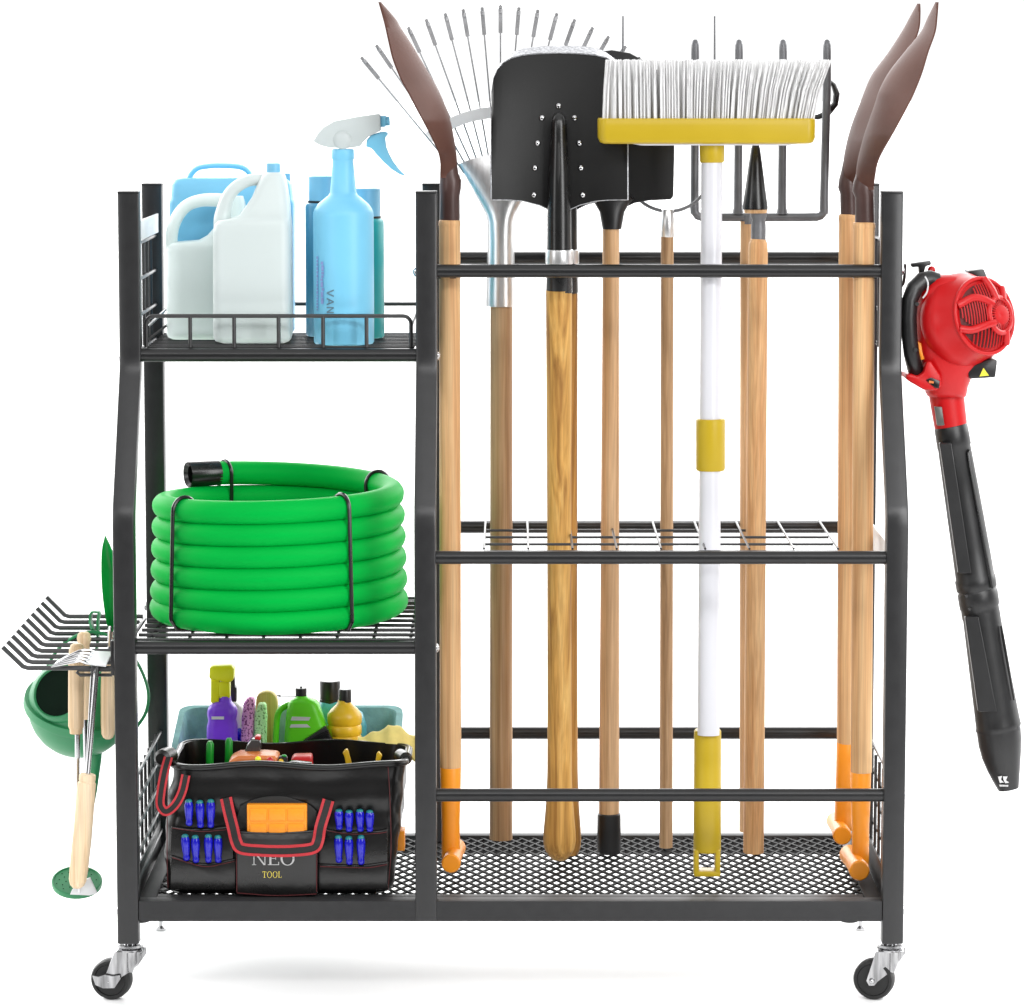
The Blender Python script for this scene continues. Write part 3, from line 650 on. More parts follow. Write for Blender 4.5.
for k in range(560):
    row = k % 5; f = (k // 5 + rnd.uniform(-.6, .6)) / 111.0
    f = min(1, max(0, f + .0022 * math.sin(f * 190))); dyy = -.028 + .014 * row + rnd.uniform(-.004, .004)
    bx = 603 + 209 * f + rnd.uniform(-.5, .5); tx = 606.5 + 224 * (f ** 1.12) + rnd.uniform(-1.1, 1.1); Y = Yb1 + dyy
    h0 = W(bx, 119, Yb1); h1 = W(tx, 60 + rnd.uniform(-.8, .8), Yb1); bend = W(bx + (tx - bx) * .36, 90, Yb1)
    for q in (h0, h1, bend): q.y = Y
    h1.y += dyy * .15
    b.tube([h0, bend, h1], [.0014, .0013, .0010], 5)
obj('bristles', b, 'bristle', t, 60, kind='stuff')
# --- garden fork
Yf = .325
t = thing('garden_fork', 'dark grey four-tined garden fork standing tines up behind the broom', 'fork', tuple(W(741, 829, .345)))
b = B(); pts = [(690.5, 150), (690.5, 205)]
b.px_tube([(694.5, 205, Yf), (694.7, 209, Yf), (695.6, 213, Yf), (697.8, 215.8, Yf), (701.5, 217, Yf), (720, 217.2, Yf), (759, 217.2, Yf), (800, 217.2, Yf), (817, 217, Yf), (820.6, 215.8, Yf), (823, 213, Yf), (823.8, 209, Yf), (824, 205, Yf)], [4.2] * 13, 12); obj('crossbar', b, 'fork', t)
for xt, xb in ((695.2, 694.6), (739, 738), (783, 782), (827, 824)):
    b = B(); b.px_tube([(xt, 39.5, Yf), (xt, 41, Yf), (xt, 45, Yf), (xt, 52, Yf), (xt, 80, Yf), ((xt + xb) / 2, 140, Yf), (xb, 200, Yf), (xb, 208, Yf), (xb, 214, Yf)], [1.6, 3.0, 3.9, 4.2, 4.2, 4.2, 4.3, 4.6, 6 if 700 < xt < 800 else 4.2], 12); obj('tine', b, 'fork', t)
b = B(); b.px_tube([(748.5, 215, Yf), (748.5, 224, Yf)], [6, 6], 14); obj('socket', b, 'fork', t)
b = B(); handle(b, 748.8, 221, Yf + .004, 748.5, 831, .35, 8.6, 9.2); obj('handle', b, 'woodtan', t)
b = B(); b.px_tube([(806, 117, Yf + .012), (818, 117, Yf + .012), (828, 113, Yf + .012), (835, 104, Yf + .012), (836.5, 94, Yf + .012), (833.5, 85, Yf + .012), (827, 79, Yf + .008)], [2, 2.8, 3.3, 3.4, 3.2, 2.6, 1.6], 10); obj('hook', b, 'blackgl', t)
# --- cone-tipped tool
Yk = .255; yf = rest(852)
t = thing('cone_dibber', 'wooden handled tool with a black cone tip, just right of the broom pole', 'dibber', tuple(W(754, 852, yf)))
b = B(); b.px_lathe(755.6, Yk, [(144, .8), (145, 3.4), (148, 4.6), (165, 7), (190, 10.3), (207, 12.8), (209.4, 12.6)][::-1], 32); obj('cone', b, 'blackgl', t)
b = B(); b.px_lathe(755.6, Yk, [(213, 11.2), (209.3, 11.8)], 28); obj('washer', b, 'woodtan', t)
b = B(); b.px_lathe(758.6, Yk, [(246, 7.4), (225, 7.4), (220, 6.8), (216.5, 8), (212.8, 8.4)], 24); obj('neck', b, 'fork', t)
b = B(); b.px_tube([(758, 237, Yk), (758, 239, Yk), (758, 243, Yk), (758, 250, Yk)] + [(758 - 4.5 * f, 250 + 602 * f, Yk + (yf - Yk) * f) for f in (.2, .4, .6, .8, 1)], [5, 7.5, 9.2, 9.9, 10, 10, 10.2, 10.3, 10.3], 24); obj('handle', b, 'wood', t)

# ================================================================== TOP LEFT SHELF
ZJ = ZS1 + .003
def base_y(Y):                                        # pixel row of the shelf surface at depth Y
    lo, hi = 300., 380.
    for _ in range(40):
        m = (lo + hi) / 2
        if Zpx(m, Y) > ZJ: lo = m
        else: hi = m
    return lo
# canister
Y0 = .302; dep = .06; yb = base_y(Y0)
t = thing('canister', 'pale blue canister with a carry handle, behind the two white jugs', 'canister', (W(230, yb, Y0).x, Y0, ZJ))
b = B(); px_rloft(b, Y0, dep, [(yb, 172, 290, .9), (yb - 4, 168.5, 293), (205, 168.5, 293), (202, 168.5, 293), (199.5, 170, 291.5), (196, 170.5, 291), (185, 171, 290.5), (180, 174, 287, .9), (178.4, 178, 284, .8)], 9); obj('body', b, 'bluepale', t, 40)
b = B(); Ym = Y0 + .03; b.tube(spl([W(*p, Ym) for p in ((189, 180), (191, 174.5), (197, 168.5), (208, 166), (222, 165.5), (238, 166.5), (246, 169.5), (250.5, 175), (252, 180))], 5), 2.9 * sc(170, Ym), 10, sx=1.8); obj('carry_handle', b, 'lightblue', t)
b = B(); b.px_lathe(285.5, Ym, [(181, 5.2), (174, 5.2), (173.2, 4.6)]); obj('cap', b, 'bluecap', t)
# jugs: body + hollow handle + cap
def jug(label, Y0, dep, rows, hpts, hr, mt, cap=None):
    yb = rows[0][0]
    t = thing('jug', label, 'jug', (W((rows[0][1] + rows[0][2]) / 2, yb, Y0).x, Y0 + dep / 2, Zpx(yb, Y0)), 'white plastic jugs')
    b = B(); px_rloft(b, Y0, dep, rows, 10, 6); body = obj('body', b, mt, t, 60)
    b = B(); Ym = Y0 + dep * .5; b.tube(spl([W(*p, Ym) for p in hpts], 6), [r * sc(200, Ym) for r in spl1(hr, 6)], 16, sx=1.25); obj('handle', b, mt, t, 60)
    if cap:
        b = B(); x, ya, yb_, r = cap; b.px_lathe(x, Ym, [(yb_, r), (ya + 1, r), (ya, r - .8)], 24); obj('cap', b, 'bluecap', t)
    return t
def spl1(v, n): return [q.x for q in spl([(a, 0, 0) for a in v], n)]
yb = base_y(.225)
jug('white milky jug at left of its shelf, capless, with wide round handle hole', .225, .07,
    [(yb, 171, 244, .86), (yb - 2, 167, 247, .95), (yb - 6, 165.6, 248), (300, 165.4, 248), (252, 165.4, 248), (247, 166.5, 247, .98), (243.5, 172, 246, .95), (241.5, 196, 246, .8), (236, 206, 246, .7), (228, 213, 246, .66), (215, 219, 245, .6), (203, 222, 243, .5), (197, 226, 241, .4)],
    [(172, 250), (171.5, 238), (173.5, 226), (179, 214), (188, 205), (201, 200.5), (216, 200), (232, 201)], [6.3, 6.2, 6.2, 6.2, 6.2, 6.4, 6.8, 6.5], 'jug2')
yb = base_y(.155)
jug('taller white jug in front, with blue cap and narrow handle hole', .155, .075,
    [(yb, 221, 284, .84), (yb - 2, 214.5, 288.5, .94), (yb - 7, 212.4, 290), (300, 212.3, 290), (232, 212.2, 289.6), (226, 213, 289.3, .98), (221.5, 217, 289, .96), (219, 230, 288.9, .9), (216, 238, 288.7, .8), (207, 244.5, 288.3, .72), (198, 250.5, 287.3, .66), (188, 254.5, 286, .58), (178, 259, 284, .5), (174.5, 262, 282.6, .46), (173, 266, 280, .4)],
    [(222.5, 228), (222.5, 218), (225, 206), (229, 195.5), (237, 186.5), (249, 180.5), (262, 179.5), (272, 180)], [9, 8.6, 7.4, 6.6, 6.2, 6, 6, 6], 'jug', (273.3, 163, 174.5, 7.1))
# blue and teal bottles behind the sprayer
def flask(label, cx, Y, yc0, yc1, rc, rb, m, mc):
    yb = base_y(Y); t = thing('flask', label, 'flask', (W(cx, yb, Y).x, Y, ZJ), 'flasks behind the spray bottle')
    b = B(); b.px_lathe(cx, Y, [(yb, rb - 1.5), (yb - 1.5, rb), (yc1 + 6, rb), (yc1 + 3.5, rb - 1), (yc1 + 2, rc + .5)], 32); obj('body', b, m, t, 50)
    b = B(); b.px_lathe(cx, Y, [(yc1 + 2.4, rc + .8), (yc1, rc + .8)], 32); obj('ring', b, 'rubber', t)
    b = B(); b.px_lathe(cx, Y, [(yc1, rc), (yc0 + 1, rc), (yc0, rc - .8)], 32); obj('cap', b, mc, t)
flask('steel blue flask half hidden left of the big spray bottle', 324.5, .30, 175.8, 200.5, 15.8, 19.3, 'steelblue', 'bluecap')
flask('dark teal flask half hidden right of the spray bottle', 363.5, .27, 188, 216, 16.8, 20.4, 'teal', 'bluecap')
# spray bottle
Y = .185; yb = base_y(Y - .03)
t = thing('spray_bottle', 'light blue spray bottle with grey trigger head, tallest on the top shelf', 'spray bottle', (W(343, yb, Y).x, Y, ZJ))
b = B(); b.px_lathe(343, Y, [(yb, 26), (yb - .6, 29), (yb - 2.5, 30.1), (300, 30.3), (216, 30.3), (212, 30), (209, 28.8), (204, 25.5), (198, 18.5), (195, 14.6), (192, 13.2), (175, 11.6), (161, 10.4), (159.4, 10.6), (158.6, 11.2), (150.5, 11.2), (149, 10.6)], 48); body = obj('body', b, 'lightblue', t, 60)
hd = B(); hd.px_plate([(313, 141.3), (318, 133), (323.6, 127.3), (334, 121.3), (356, 117), (379, 113.6), (380.2, 115), (380.6, 130.8), (373, 134.5), (367.6, 137), (362, 143), (359.5, 146.6), (345, 148.4), (330, 147.6), (321, 145.6)], Y - .014, .028, .0045, 3)
h = obj('spray_head', hd, 'greyhead', t, 50)
b = B(); q = W(342.5, 140, Y - .013); b.ball((q.x, q.y, q.z), 9.5 * sc(140, Y), .45); obj('pivot', b, 'greyhead', h)
b = B(); q = W(380, 121.5, Y); b.lathe([(0, .0075), (.006, .0075), (.0062, .0062), (.0125, .006), (.0128, .003)], q, (1, 0, .06), 12); b.box((q.x + .002, q.y - .008, q.z - .006), (q.x + .008, q.y + .008, q.z + .0075), .001); obj('nozzle', b, 'lightblue', h)
b = B(); b.px_plate([(366, 146.8), (366.5, 140), (371, 135), (380, 132), (386, 131.4), (388.4, 134), (385, 137.5), (386.2, 147), (389, 154), (393.5, 162), (399.5, 170), (405.8, 176), (400, 174.6), (392, 169.5), (384, 162.5), (377, 155), (373, 150), (370.5, 148)], Y - .008, .016, .0018, 2); obj('trigger', b, 'lightblue', h)
# lettering: strokes as polygons in a unit cell (x right, y up)
def ring(cx, cy, rx, ry, ix, iy, n=28):
    return [[(cx + rx * math.cos(a), cy + ry * math.sin(a)), (cx + rx * math.cos(b_), cy + ry * math.sin(b_)), (cx + ix * math.cos(b_), cy + iy * math.sin(b_)), (cx + ix * math.cos(a), cy + iy * math.sin(a))] for a, b_ in [(2 * math.pi * k / n, 2 * math.pi * (k + 1) / n) for k in range(n)]]
def rc(x0, y0, x1, y1): return [(x0, y0), (x1, y0), (x1, y1), (x0, y1)]
SER = {
 'N': (1.0, [rc(.10, 0, .16, 1), rc(.82, 0, .88, 1), [(.10, 1), (.24, 1), (.88, 0), (.76, 0)], rc(0, 0, .28, .04), rc(0, .96, .22, 1), rc(.70, .96, 1, 1)]),
 'E': (.78, [rc(.10, 0, .24, 1), rc(0, 0, .74, .05), rc(0, .95, .7, 1), rc(.24, .48, .54, .53), rc(.69, 0, .74, .24), rc(.65, .78, .7, 1), rc(.50, .40, .54, .61)]),
 'O': (1.0, ring(.48, .5, .46, .53, .33, .47)),
 'T': (.82, [rc(.32, 0, .46, 1), rc(.2, 0, .58, .05), rc(.02, .94, .76, 1), rc(.02, .74, .07, 1), rc(.71, .74, .76, 1)]),
 'L': (.74, [rc(.10, 0, .24, 1), rc(0, 0, .68, .05), rc(0, .95, .34, 1), rc(.63, 0, .68, .26)])}
SAN = {
 'V': (.9, [[(.0, 1), (.17, 1), (.49, 0), (.35, 0)], [(.67, 1), (.84, 1), (.49, 0), (.35, 0)]]),
 'A': (.9, [[(.0, 0), (.16, 0), (.49, 1), (.35, 1)], [(.68, 0), (.84, 0), (.49, 1), (.35, 1)], rc(.2, .26, .64, .38)]),
 'N': (.88, [rc(.05, 0, .19, 1), rc(.61, 0, .75, 1), [(.05, 1), (.21, 1), (.75, 0), (.59, 0)]])}
def letters(b, txt, font, place, gap=.06, th=.0004):      # place(u, v) -> 3D, in cell units
    x = 0
    for i, ch in enumerate(txt):
        wd, polys = font[ch]
        for j, pl in enumerate(polys):
            pts = [place(x + u, v) for u, v in pl]; off = Vector((0, -.00004 * j, 0))
            vs = [b.bm.verts.new(p + off) for p in pts]; b.bm.faces.new(vs)
        x += wd + gap
    return x
# VAN printed down the bottle, wrapped on its curve
cxw = W(343, 300, Y); Rb = 30.3 * sc(300, Y) + .0003
def on_bottle(px, py):
    q = W(px, py, Y - Rb); dx_ = q.x - cxw.x; dx_ = max(-Rb * .98, min(Rb * .98, dx_)); q = Vector((q.x, Y - math.sqrt(Rb * Rb - dx_ * dx_) - .0002, q.z)); return q
b = B()
letters(b, 'VAN', SAN, lambda u, v: on_bottle(326.5 + 7.2 * v, 289.5 + 9.0 * u), .05)
obj('lettering', b, 'greytxt', body)
b = B(); r2 = random.Random(5)
yy = 257
while yy < 312:
    h_ = r2.uniform(1.2, 3.2); x_ = 315.8; pl = [on_bottle(x_, yy), on_bottle(x_ + 1.5, yy), on_bottle(x_ + 1.5, yy + h_), on_bottle(x_, yy + h_)]
    b.bm.faces.new([b.bm.verts.new(p) for p in pl]); yy += h_ + .9
yy = 262
while yy < 300:
    h_ = r2.uniform(2, 6); x_ = 320.5 + r2.uniform(-.6, .6); pl = [on_bottle(x_, yy), on_bottle(x_ + 2.6, yy), on_bottle(x_ + 2.6, yy + h_), on_bottle(x_, yy + h_)]
    b.bm.faces.new([b.bm.verts.new(p) for p in pl]); yy += h_ + .8
obj('small_print', b, 'violettxt', body)

# ================================================================== HOSE on the middle shelf
Yc = .196; cxp = W(279, 560, Yc).x; rt = .0158; Rc = .1505; pit = (Zpx(497.5, Yc) - Zpx(600.5, Yc)) / 5.0
zb = ZS2 + .0028 + rt
t = thing('garden_hose', 'coiled bright green garden hose tied with black straps on the middle shelf', 'hose', (cxp, Yc, ZS2))
pit = (Zpx(513, Yc - Rc) - zb) / 5.0
pts = []; N = 6 * 40 + 0
a_end = math.radians(-90 + 360 * 5 + 180 + 37)
a0 = math.radians(-90 - 150)
steps = 300
for k in range(steps + 1):
    a = a0 + (a_end - a0) * k / steps
    turn = (a - math.radians(-90)) / (2 * math.pi)
    z = zb + max(0, turn) * pit
    if turn > 5.25: z += .004 * (turn - 5.25) / .3
    Rr = Rc * (1.025 - .0065 * max(0, turn)) 
    pts.append(Vector((cxp + Rr * math.cos(a), Yc + Rr * math.sin(a), z)))
# straighten the free end to run left
dr = (pts[-1] - pts[-3]).normalized()
end = pts[-1]; dirl = Vector((-1, -.12, -.0)).normalized()
pts += [end + (dr * .6 + dirl * .4).normalized() * .01]
b = B(); b.tube(pts, rt, 22, up=(0, 0, 1)); obj('hose_coil', b, 'hose', t, 60)
e = pts[-1]; b = B(); d_ = Vector((-1, -.5, -.02)).normalized()
b.lathe([(-.012, .0168), (.031, .0174), (.032, .0168), (.027, .0125), (.006, .012), (.005, .002)], e, d_, 28); obj('connector', b, 'blackgl', t)
def strap(ang, lo, hi, top=True):
    a = math.radians(ang); u = Vector((math.cos(a), math.sin(a), 0)); c = Vector((cxp, Yc, 0)); path = []
    rr_ = lambda z: Rc * (1.03 - .0065 * (z - zb) / pit)
    P_ = lambda r, z: c + u * r + Vector((0, 0, z)); g = .0022
    path = [P_(rr_(lo) + rt + g, lo - .004), P_(rr_(lo) + rt + g, lo), P_(rr_((lo + hi) / 2) + rt + g, (lo + hi) / 2), P_(rr_(hi) + rt + g, hi)]
    path += [P_(rr_(hi) + (rt + g) * math.cos(q), hi + (rt + g) * math.sin(q)) for q in [math.pi * k / 10 for k in range(1, 10)]]
    path += [P_(rr_(hi) - rt - g, hi), P_(rr_(lo) - rt - .004, lo), P_(rr_(lo) - rt * .6, lo - rt), P_(rr_(lo) + rt * .6, lo - rt)]
    b = B(); b.tube(path + [path[0]], .0026, 8); obj('strap', b, 'blackgl', t)
topz = lambda ang: zb + pit * ((4 if ang > -90 and ang < 0 else 4) + (ang + 90) / 360) 
strap(-140, zb + .001, zb + pit * (5 - 50 / 360)); strap(-54, zb + .003, zb + pit * (5 + 36 / 360))
strap(122, zb + .01, zb + pit * (5 + 212 / 360) + .003); strap(32, zb + .01, zb + pit * (5 + 122 / 360) + .001)

# ================================================================== BOTTOM LEFT: tub, cleaning bottles, bag
# tub
Yt0, Yt1 = .225, .372; tz = ZT + .0005
t = thing('storage_tub', 'faded teal open tub of cleaning supplies behind the tool bag', 'tub', (W(286, 800, .3).x, .3, tz))
def trect(f, grow):                                   # ring at fraction f of the height
    zt_ = Zpx(724, .3); xl_, xr_ = W(177 + 8 * (1 - f), 730, .3).x - grow, W(400 - 8 * (1 - f), 730, .3).x + grow
    r_ = rrect((xl_ + xr_) / 2, (Yt0 + Yt1) / 2, (xr_ - xl_) / 2, (Yt1 - Yt0) / 2 - .012 * (1 - f) + grow, .02, tz + (zt_ - tz) * f, 5)
    for p in r_: p.z += f * (.0125 - .034 * (1 - (p.y - Yt0) / (Yt1 - Yt0)))
    return r_
b = B(); b.loft([trect(0, -.004), trect(.03, 0), trect(.95, 0), trect(.97, .003), trect(1, .002), trect(1, -.006), trect(.93, -.008), trect(.06, -.008)]); obj('tub_shell', b, 'tub', t, 45)
zf_ = tz + .0085
def tloc(px, Y): return (W(px, 800, Y).x, Y, zf_)
def zbot(Y):
    lo, hi = 700., 950.
    for _ in range(40):
        m = (lo + hi) / 2
        if Zpx(m, Y) > zf_: lo = m
        else: hi = m
    return lo
Yq = .265; yb = zbot(Yq)
t = thing('spray_bottle', 'purple spray bottle with neon yellow trigger head', 'spray bottle', tloc(221, Yq))
b = B(); px_rloft(b, Yq - .018, .036, [(yb, 206, 236), (728, 206, 236.3), (722, 207.5, 235), (716, 206.3, 236.2), (711, 206.8, 236), (707, 209, 233.5, .9), (704, 213, 231, .7), (703, 218, 230.4, .55), (698, 218.8, 229.6, .5)], 9); obj('body', b, 'purple', t, 60)
b = B(); b.px_plate([(209.5, 668), (212, 666), (231, 665.5), (234.4, 669), (233.6, 680), (228, 683.5), (219.5, 681), (209, 679)], Yq - .011, .022, .003); b.px_plate([(210.8, 678), (219.5, 679.5), (219, 703.6), (210.5, 703.2)], Yq - .006, .012, .002); b.px_box(219, 682, 229.8, 698.5, Yq - .008, .016, .002); obj('trigger_head', b, 'neon', t)
b = B(); b.px_box(211.5, 716.6, 224, 719.4, Yq - .0192, .001); obj('label_strip', b, 'whitebt', t)
Yq = .325; yb = zbot(Yq)
t = thing('spray_bottle', 'white spray bottle with black head, behind the purple one', 'spray bottle', tloc(234, Yq))
b = B(); px_rloft(b, Yq - .018, .036, [(yb, 226, 243), (712, 226, 242.5), (706, 228, 240), (703, 229, 236, .6)], 6); obj('body', b, 'whitebt', t, 60)
b = B(); b.px_plate([(226, 672), (234.3, 671.5), (235, 687), (236.6, 688), (236.4, 702), (232, 704.5), (228, 703)], Yq - .008, .016, .002); obj('trigger_head', b, 'blackpl', t)
def sponge(label, out, Yq, m):
    yb = zbot(Yq); b = B(); b.px_plate(out + [(out[-1][0], yb), (out[0][0], yb)], Yq, .02, .003); solo('sponge', b, m, label, 'sponge', tloc(out[0][0], Yq))
sponge('pink speckled sponge standing on edge', [(241, 737), (241.5, 718), (243.5, 704), (247.5, 698.6), (253.6, 698.4), (254.5, 703), (252.6, 738)], .27, 'pinks')
sponge('pale green speckled sponge next to the pink one', [(254.3, 737), (254.5, 716), (258, 704.3), (265.6, 704.2), (266.6, 718), (266, 738)], .27, 'greens')
Yq = .325; b = B(); b.px_plate([(256, zbot(Yq))] + spl2([(255.6, 715), (256, 700), (259, 694), (266, 691.6), (273, 693.5), (277.3, 701), (277.5, 720)], 4) + [(276, zbot(Yq))], Yq, .018, .003)
solo('scrub_brush', b, 'brushwd', 'rounded wooden brush back standing behind the sponges', 'brush', tloc(266, Yq))
Yq = .3; b = B(); q = W(240, 735, Yq); b.ball(q, .0095); q2 = W(240, 760, Yq); b.lathe([(0, .007), (.1, .007)], (q.x, q.y, zf_), seg=14); b.lathe([(0, .0072), (q.z - zf_, .0072)], (q.x, q.y, zf_), seg=14)
solo('stick', b, 'blue', 'little blue rounded knob between purple bottle and pink sponge', 'knob', tloc(240, Yq))
# lime bottle with handle
Yq = .262; yb = zbot(Yq)
t = thing('detergent_bottle', 'lime green handled bottle with black nozzle cap', 'bottle', tloc(302, Yq))
b = B(); px_rloft(b, Yq - .018, .036, [(yb, 283, 332), (738, 284, 331.5), (725, 285, 324.8), (714, 286, 321), (705, 287.5, 318, .95), (702, 290, 314.5, .85), (699.5, 295, 308, .6), (698, 295.6, 306.8, .5)], 8); obj('body', b, 'lime', t, 60)
b = B(); b.tube(spl([W(*p, Yq) for p in ((292, 703.5), (284, 707), (279, 712), (276.8, 722), (275.8, 745), (277, 770), (288, 775))], 5), 3.1 * sc(720, Yq), 12); obj('handle', b, 'lime', t)
b = B(); b.px_lathe(301, Yq, [(698.4, 5.6), (689, 5.8), (688, 5.6), (687.6, 1.2), (686, .6)], 20); q = W(295, 696, Yq); 
b.tube([W(292.5, 696.3, Yq), W(281, 696, Yq), W(280, 696, Yq), W(277, 695.6, Yq)], [.0006, .0008, .0016, .0008], 6); b.tube([W(297, 696.4, Yq), W(292.5, 696.3, Yq)], .0006, 6); obj('cap', b, 'blackpl', t)
b = B(); b.px_plate([(292, 716.6), (310.5, 717.2), (309, 720.6), (290.6, 720.4)], Yq - .0186, .0005); b.px_plate([(291, 724.4), (307, 724.2), (310.6, 727.4), (289.6, 727.6)], Yq - .0186, .0005); obj('label_strip', b, 'whitebt', t)
# black ribbed brush
Yq = .235; b = B(); yb = zbot(Yq)
b.px_plate([(303, 741), (325.5, 726.4), (332.8, 741), (333, 770), (322, yb), (312, yb), (303, 770)], Yq, .012, .001)
for k in range(6): b.bar(W(306 + 3 * k - .5, 741 - 1.7 * k + 1, Yq - .0008) , W(330 - .3 * k - 1.2 * (5 - k) * .1, 739.5 - 1.9 * k, Yq - .0008), (0, 1, 0), .0012, .0007)
solo('louvred_brush', b, 'blackpl', 'black ribbed slanting comb in front of the lime bottle', 'brush', tloc(318, Yq))
Yq = .335; yb = zbot(Yq)
t = thing('detergent_bottle', 'cyan bottle with a broad black cap behind the yellow one', 'bottle', tloc(340, Yq))
b = B(); px_rloft(b, Yq - .018, .036, [(yb, 318, 366), (728, 318, 366), (716, 318, 362), (709, 318, 352), (704, 319, 343, .8), (702.5, 320.5, 340, .7)], 8); obj('body', b, 'cyanb', t, 60)
b = B(); b.px_lathe(330, Yq, [(704.4, 10.9), (699, 10.9), (698.6, 10.1), (682, 10.3), (680.6, 9.7)], 24); obj('cap', b, 'blackpl', t)
Yq = .265; yb = zbot(Yq)
t = thing('detergent_bottle', 'honey yellow ringed bottle with small black cap', 'bottle', tloc(344.5, Yq))
b = B(); b.px_lathe(344.4, Yq, [(yb, 17), (741, 17), (736.5, 17.2), (734.8, 16), (733, 17.2), (726, 17.2), (724.2, 16), (722.4, 17.2), (716.5, 17.4), (714, 17), (709, 13.5), (704.5, 8.5), (702, 6.8), (700, 6.4)], 32); obj('body', b, 'honey', t, 60)
b = B(); b.px_lathe(345, Yq, [(701.8, 6.6), (690, 6.4), (689, 6)], 20); obj('cap', b, 'blackpl', t)
# yellow cloth draped over the tub corner
b = B(); n = 20; m_ = 10; r2 = random.Random(2); g = []
for i in range(n + 1):
    row = []
    for j in range(m_ + 1):
        u, v = i / n, j / m_
        x = 358 + 60 * u; top = 728.5 + (9 * (1 - u) ** 2 if u < .5 else 0) - 3 * math.exp(-((u - .55) / .22) ** 2) + 23 * max(0, u - .62) ** 1.4 * 1.8
        p = W(x, top + 1.2 * math.sin(u * 17) * v, .212 + .02 * v)
        p.z += -.028 * (abs(v - .45) * 2) ** 2.2 + .0015 * math.sin(u * 25 + v * 5); p.y = .2 + .055 * v
        row.append(p)
    g.append(row)
bm = b.bm; A = [[bm.verts.new(p) for p in r] for r in g]; Bk = [[bm.verts.new(p - Vector((0, 0, .004))) for p in r] for r in g]
for i in range(n):
    for j in range(m_):
        bm.faces.new((A[i][j], A[i + 1][j], A[i + 1][j + 1], A[i][j + 1])); bm.faces.new((Bk[i][j], Bk[i][j + 1], Bk[i + 1][j + 1], Bk[i + 1][j]))
for i in range(n):
    for j in (0, m_): bm.faces.new((A[i][j], A[i + 1][j], Bk[i + 1][j], Bk[i][j]))
for j in range(m_):
    for i in (0, n): bm.faces.new((A[i][j], A[i][j + 1], Bk[i][j + 1], Bk[i][j]))
solo('cleaning_cloth', b, 'cloth', 'crumpled pale yellow cloth draped over the tub beside the centre post', 'cloth', tuple(W(390, 745, .23)), ang=80)

# ---- tool bag
Yg0, Yg1 = .042, .208; zb_ = ZT + .0003
bag = thing('tool_bag', 'black vinyl tool bag with red-edged straps, open top, on the bottom tray', 'bag', (W(280, 890, .1).x, .1, zb_))
zrim = Zpx(765, Yg0)
def bring(f, grow=0., zo=0.):
    xl_ = W(166 - 3.5 * math.sin(math.pi * f) + 5 * f ** 2, 890 - 125 * f, Yg0).x - grow; xr_ = W(391 + 15 * f ** .7, 890 - 125 * f, Yg0).x + grow
    bul = .004 * math.sin(math.pi * f)
    yF = Yg0 + .008 * f - bul - grow; yB = Yg1 - .004 * f + bul + grow; out = []
    base = rrect((xl_ + xr_) / 2, (yF + yB) / 2, (xr_ - xl_) / 2, (yB - yF) / 2, .022, zb_ + (zrim - zb_) * f + zo, 6)
    res = []
    for i, p in enumerate(base):
        res.append(p); q = base[(i + 1) % len(base)]
        L_ = (q - p).length; kk = int(L_ / .02)
        for s in range(1, kk + 1): res.append(p + (q - p) * s / (kk + 1))
    return res
cxb = W(280, 830, .1).x
def bringN(f, grow=0., zo=0., sag=0.):
    r = bring(f, grow, zo)
    # resample to N0 points
    L = [0]
    for i in range(len(r)): L.append(L[-1] + (r[(i + 1) % len(r)] - r[i]).length)
    out = []; T = L[-1]
    for k in range(200):
        d_ = T * k / 200; i = max(j for j in range(len(r)) if L[j] <= d_ + 1e-9); q = (d_ - L[i]) / max(1e-9, L[i + 1] - L[i])
        p = r[i] + (r[(i + 1) % len(r)] - r[i]) * q
        if f > .01: p += (p - Vector((cxb, .12, p.z))).normalized() * (-.0035 * max(0, .25 + mnoise.noise(Vector((p.x * 17, p.y * 17, p.z * 26 + 3))))) - Vector((0, 0, .0))
        if sag: p.z += sag * math.sin(p.x * 37 + p.y * 20) 
        out.append(p)
    return out
b = B(); b.loft([bringN(0, -.004), bringN(.02, 0)] + [bringN(f / 32, .0010 * math.sin(f * .85)) for f in range(1, 32)] + [bringN(1, .001, 0, .0026), bringN(1, -.004, .001, .0026), bringN(.9, -.007), bringN(.6, -.009), bringN(.45, -.012)]); shell = obj('bag_shell', b, 'bag', bag, 60)
b = B(); b.tube(bringN(.985, .001, 0, .0026), .0042, 10, closed=True); obj('rim', b, 'bag', bag, 60)
for px, Yq, r_ in ((166, .075, 9.5), (403, .1, 7)):
    c = W(px, 757, Yq); b = B(); b.lathe([(-.016, r_ * .6 * sc(760, Yq)), (-.012, r_ * .95 * sc(760, Yq)), (0, r_ * sc(760, Yq)), (.012, r_ * .95 * sc(760, Yq)), (.016, r_ * .6 * sc(760, Yq))], c, (.35 if px < 200 else -.35, 1, 0), 20); obj('corner_roll', b, 'bag', bag)
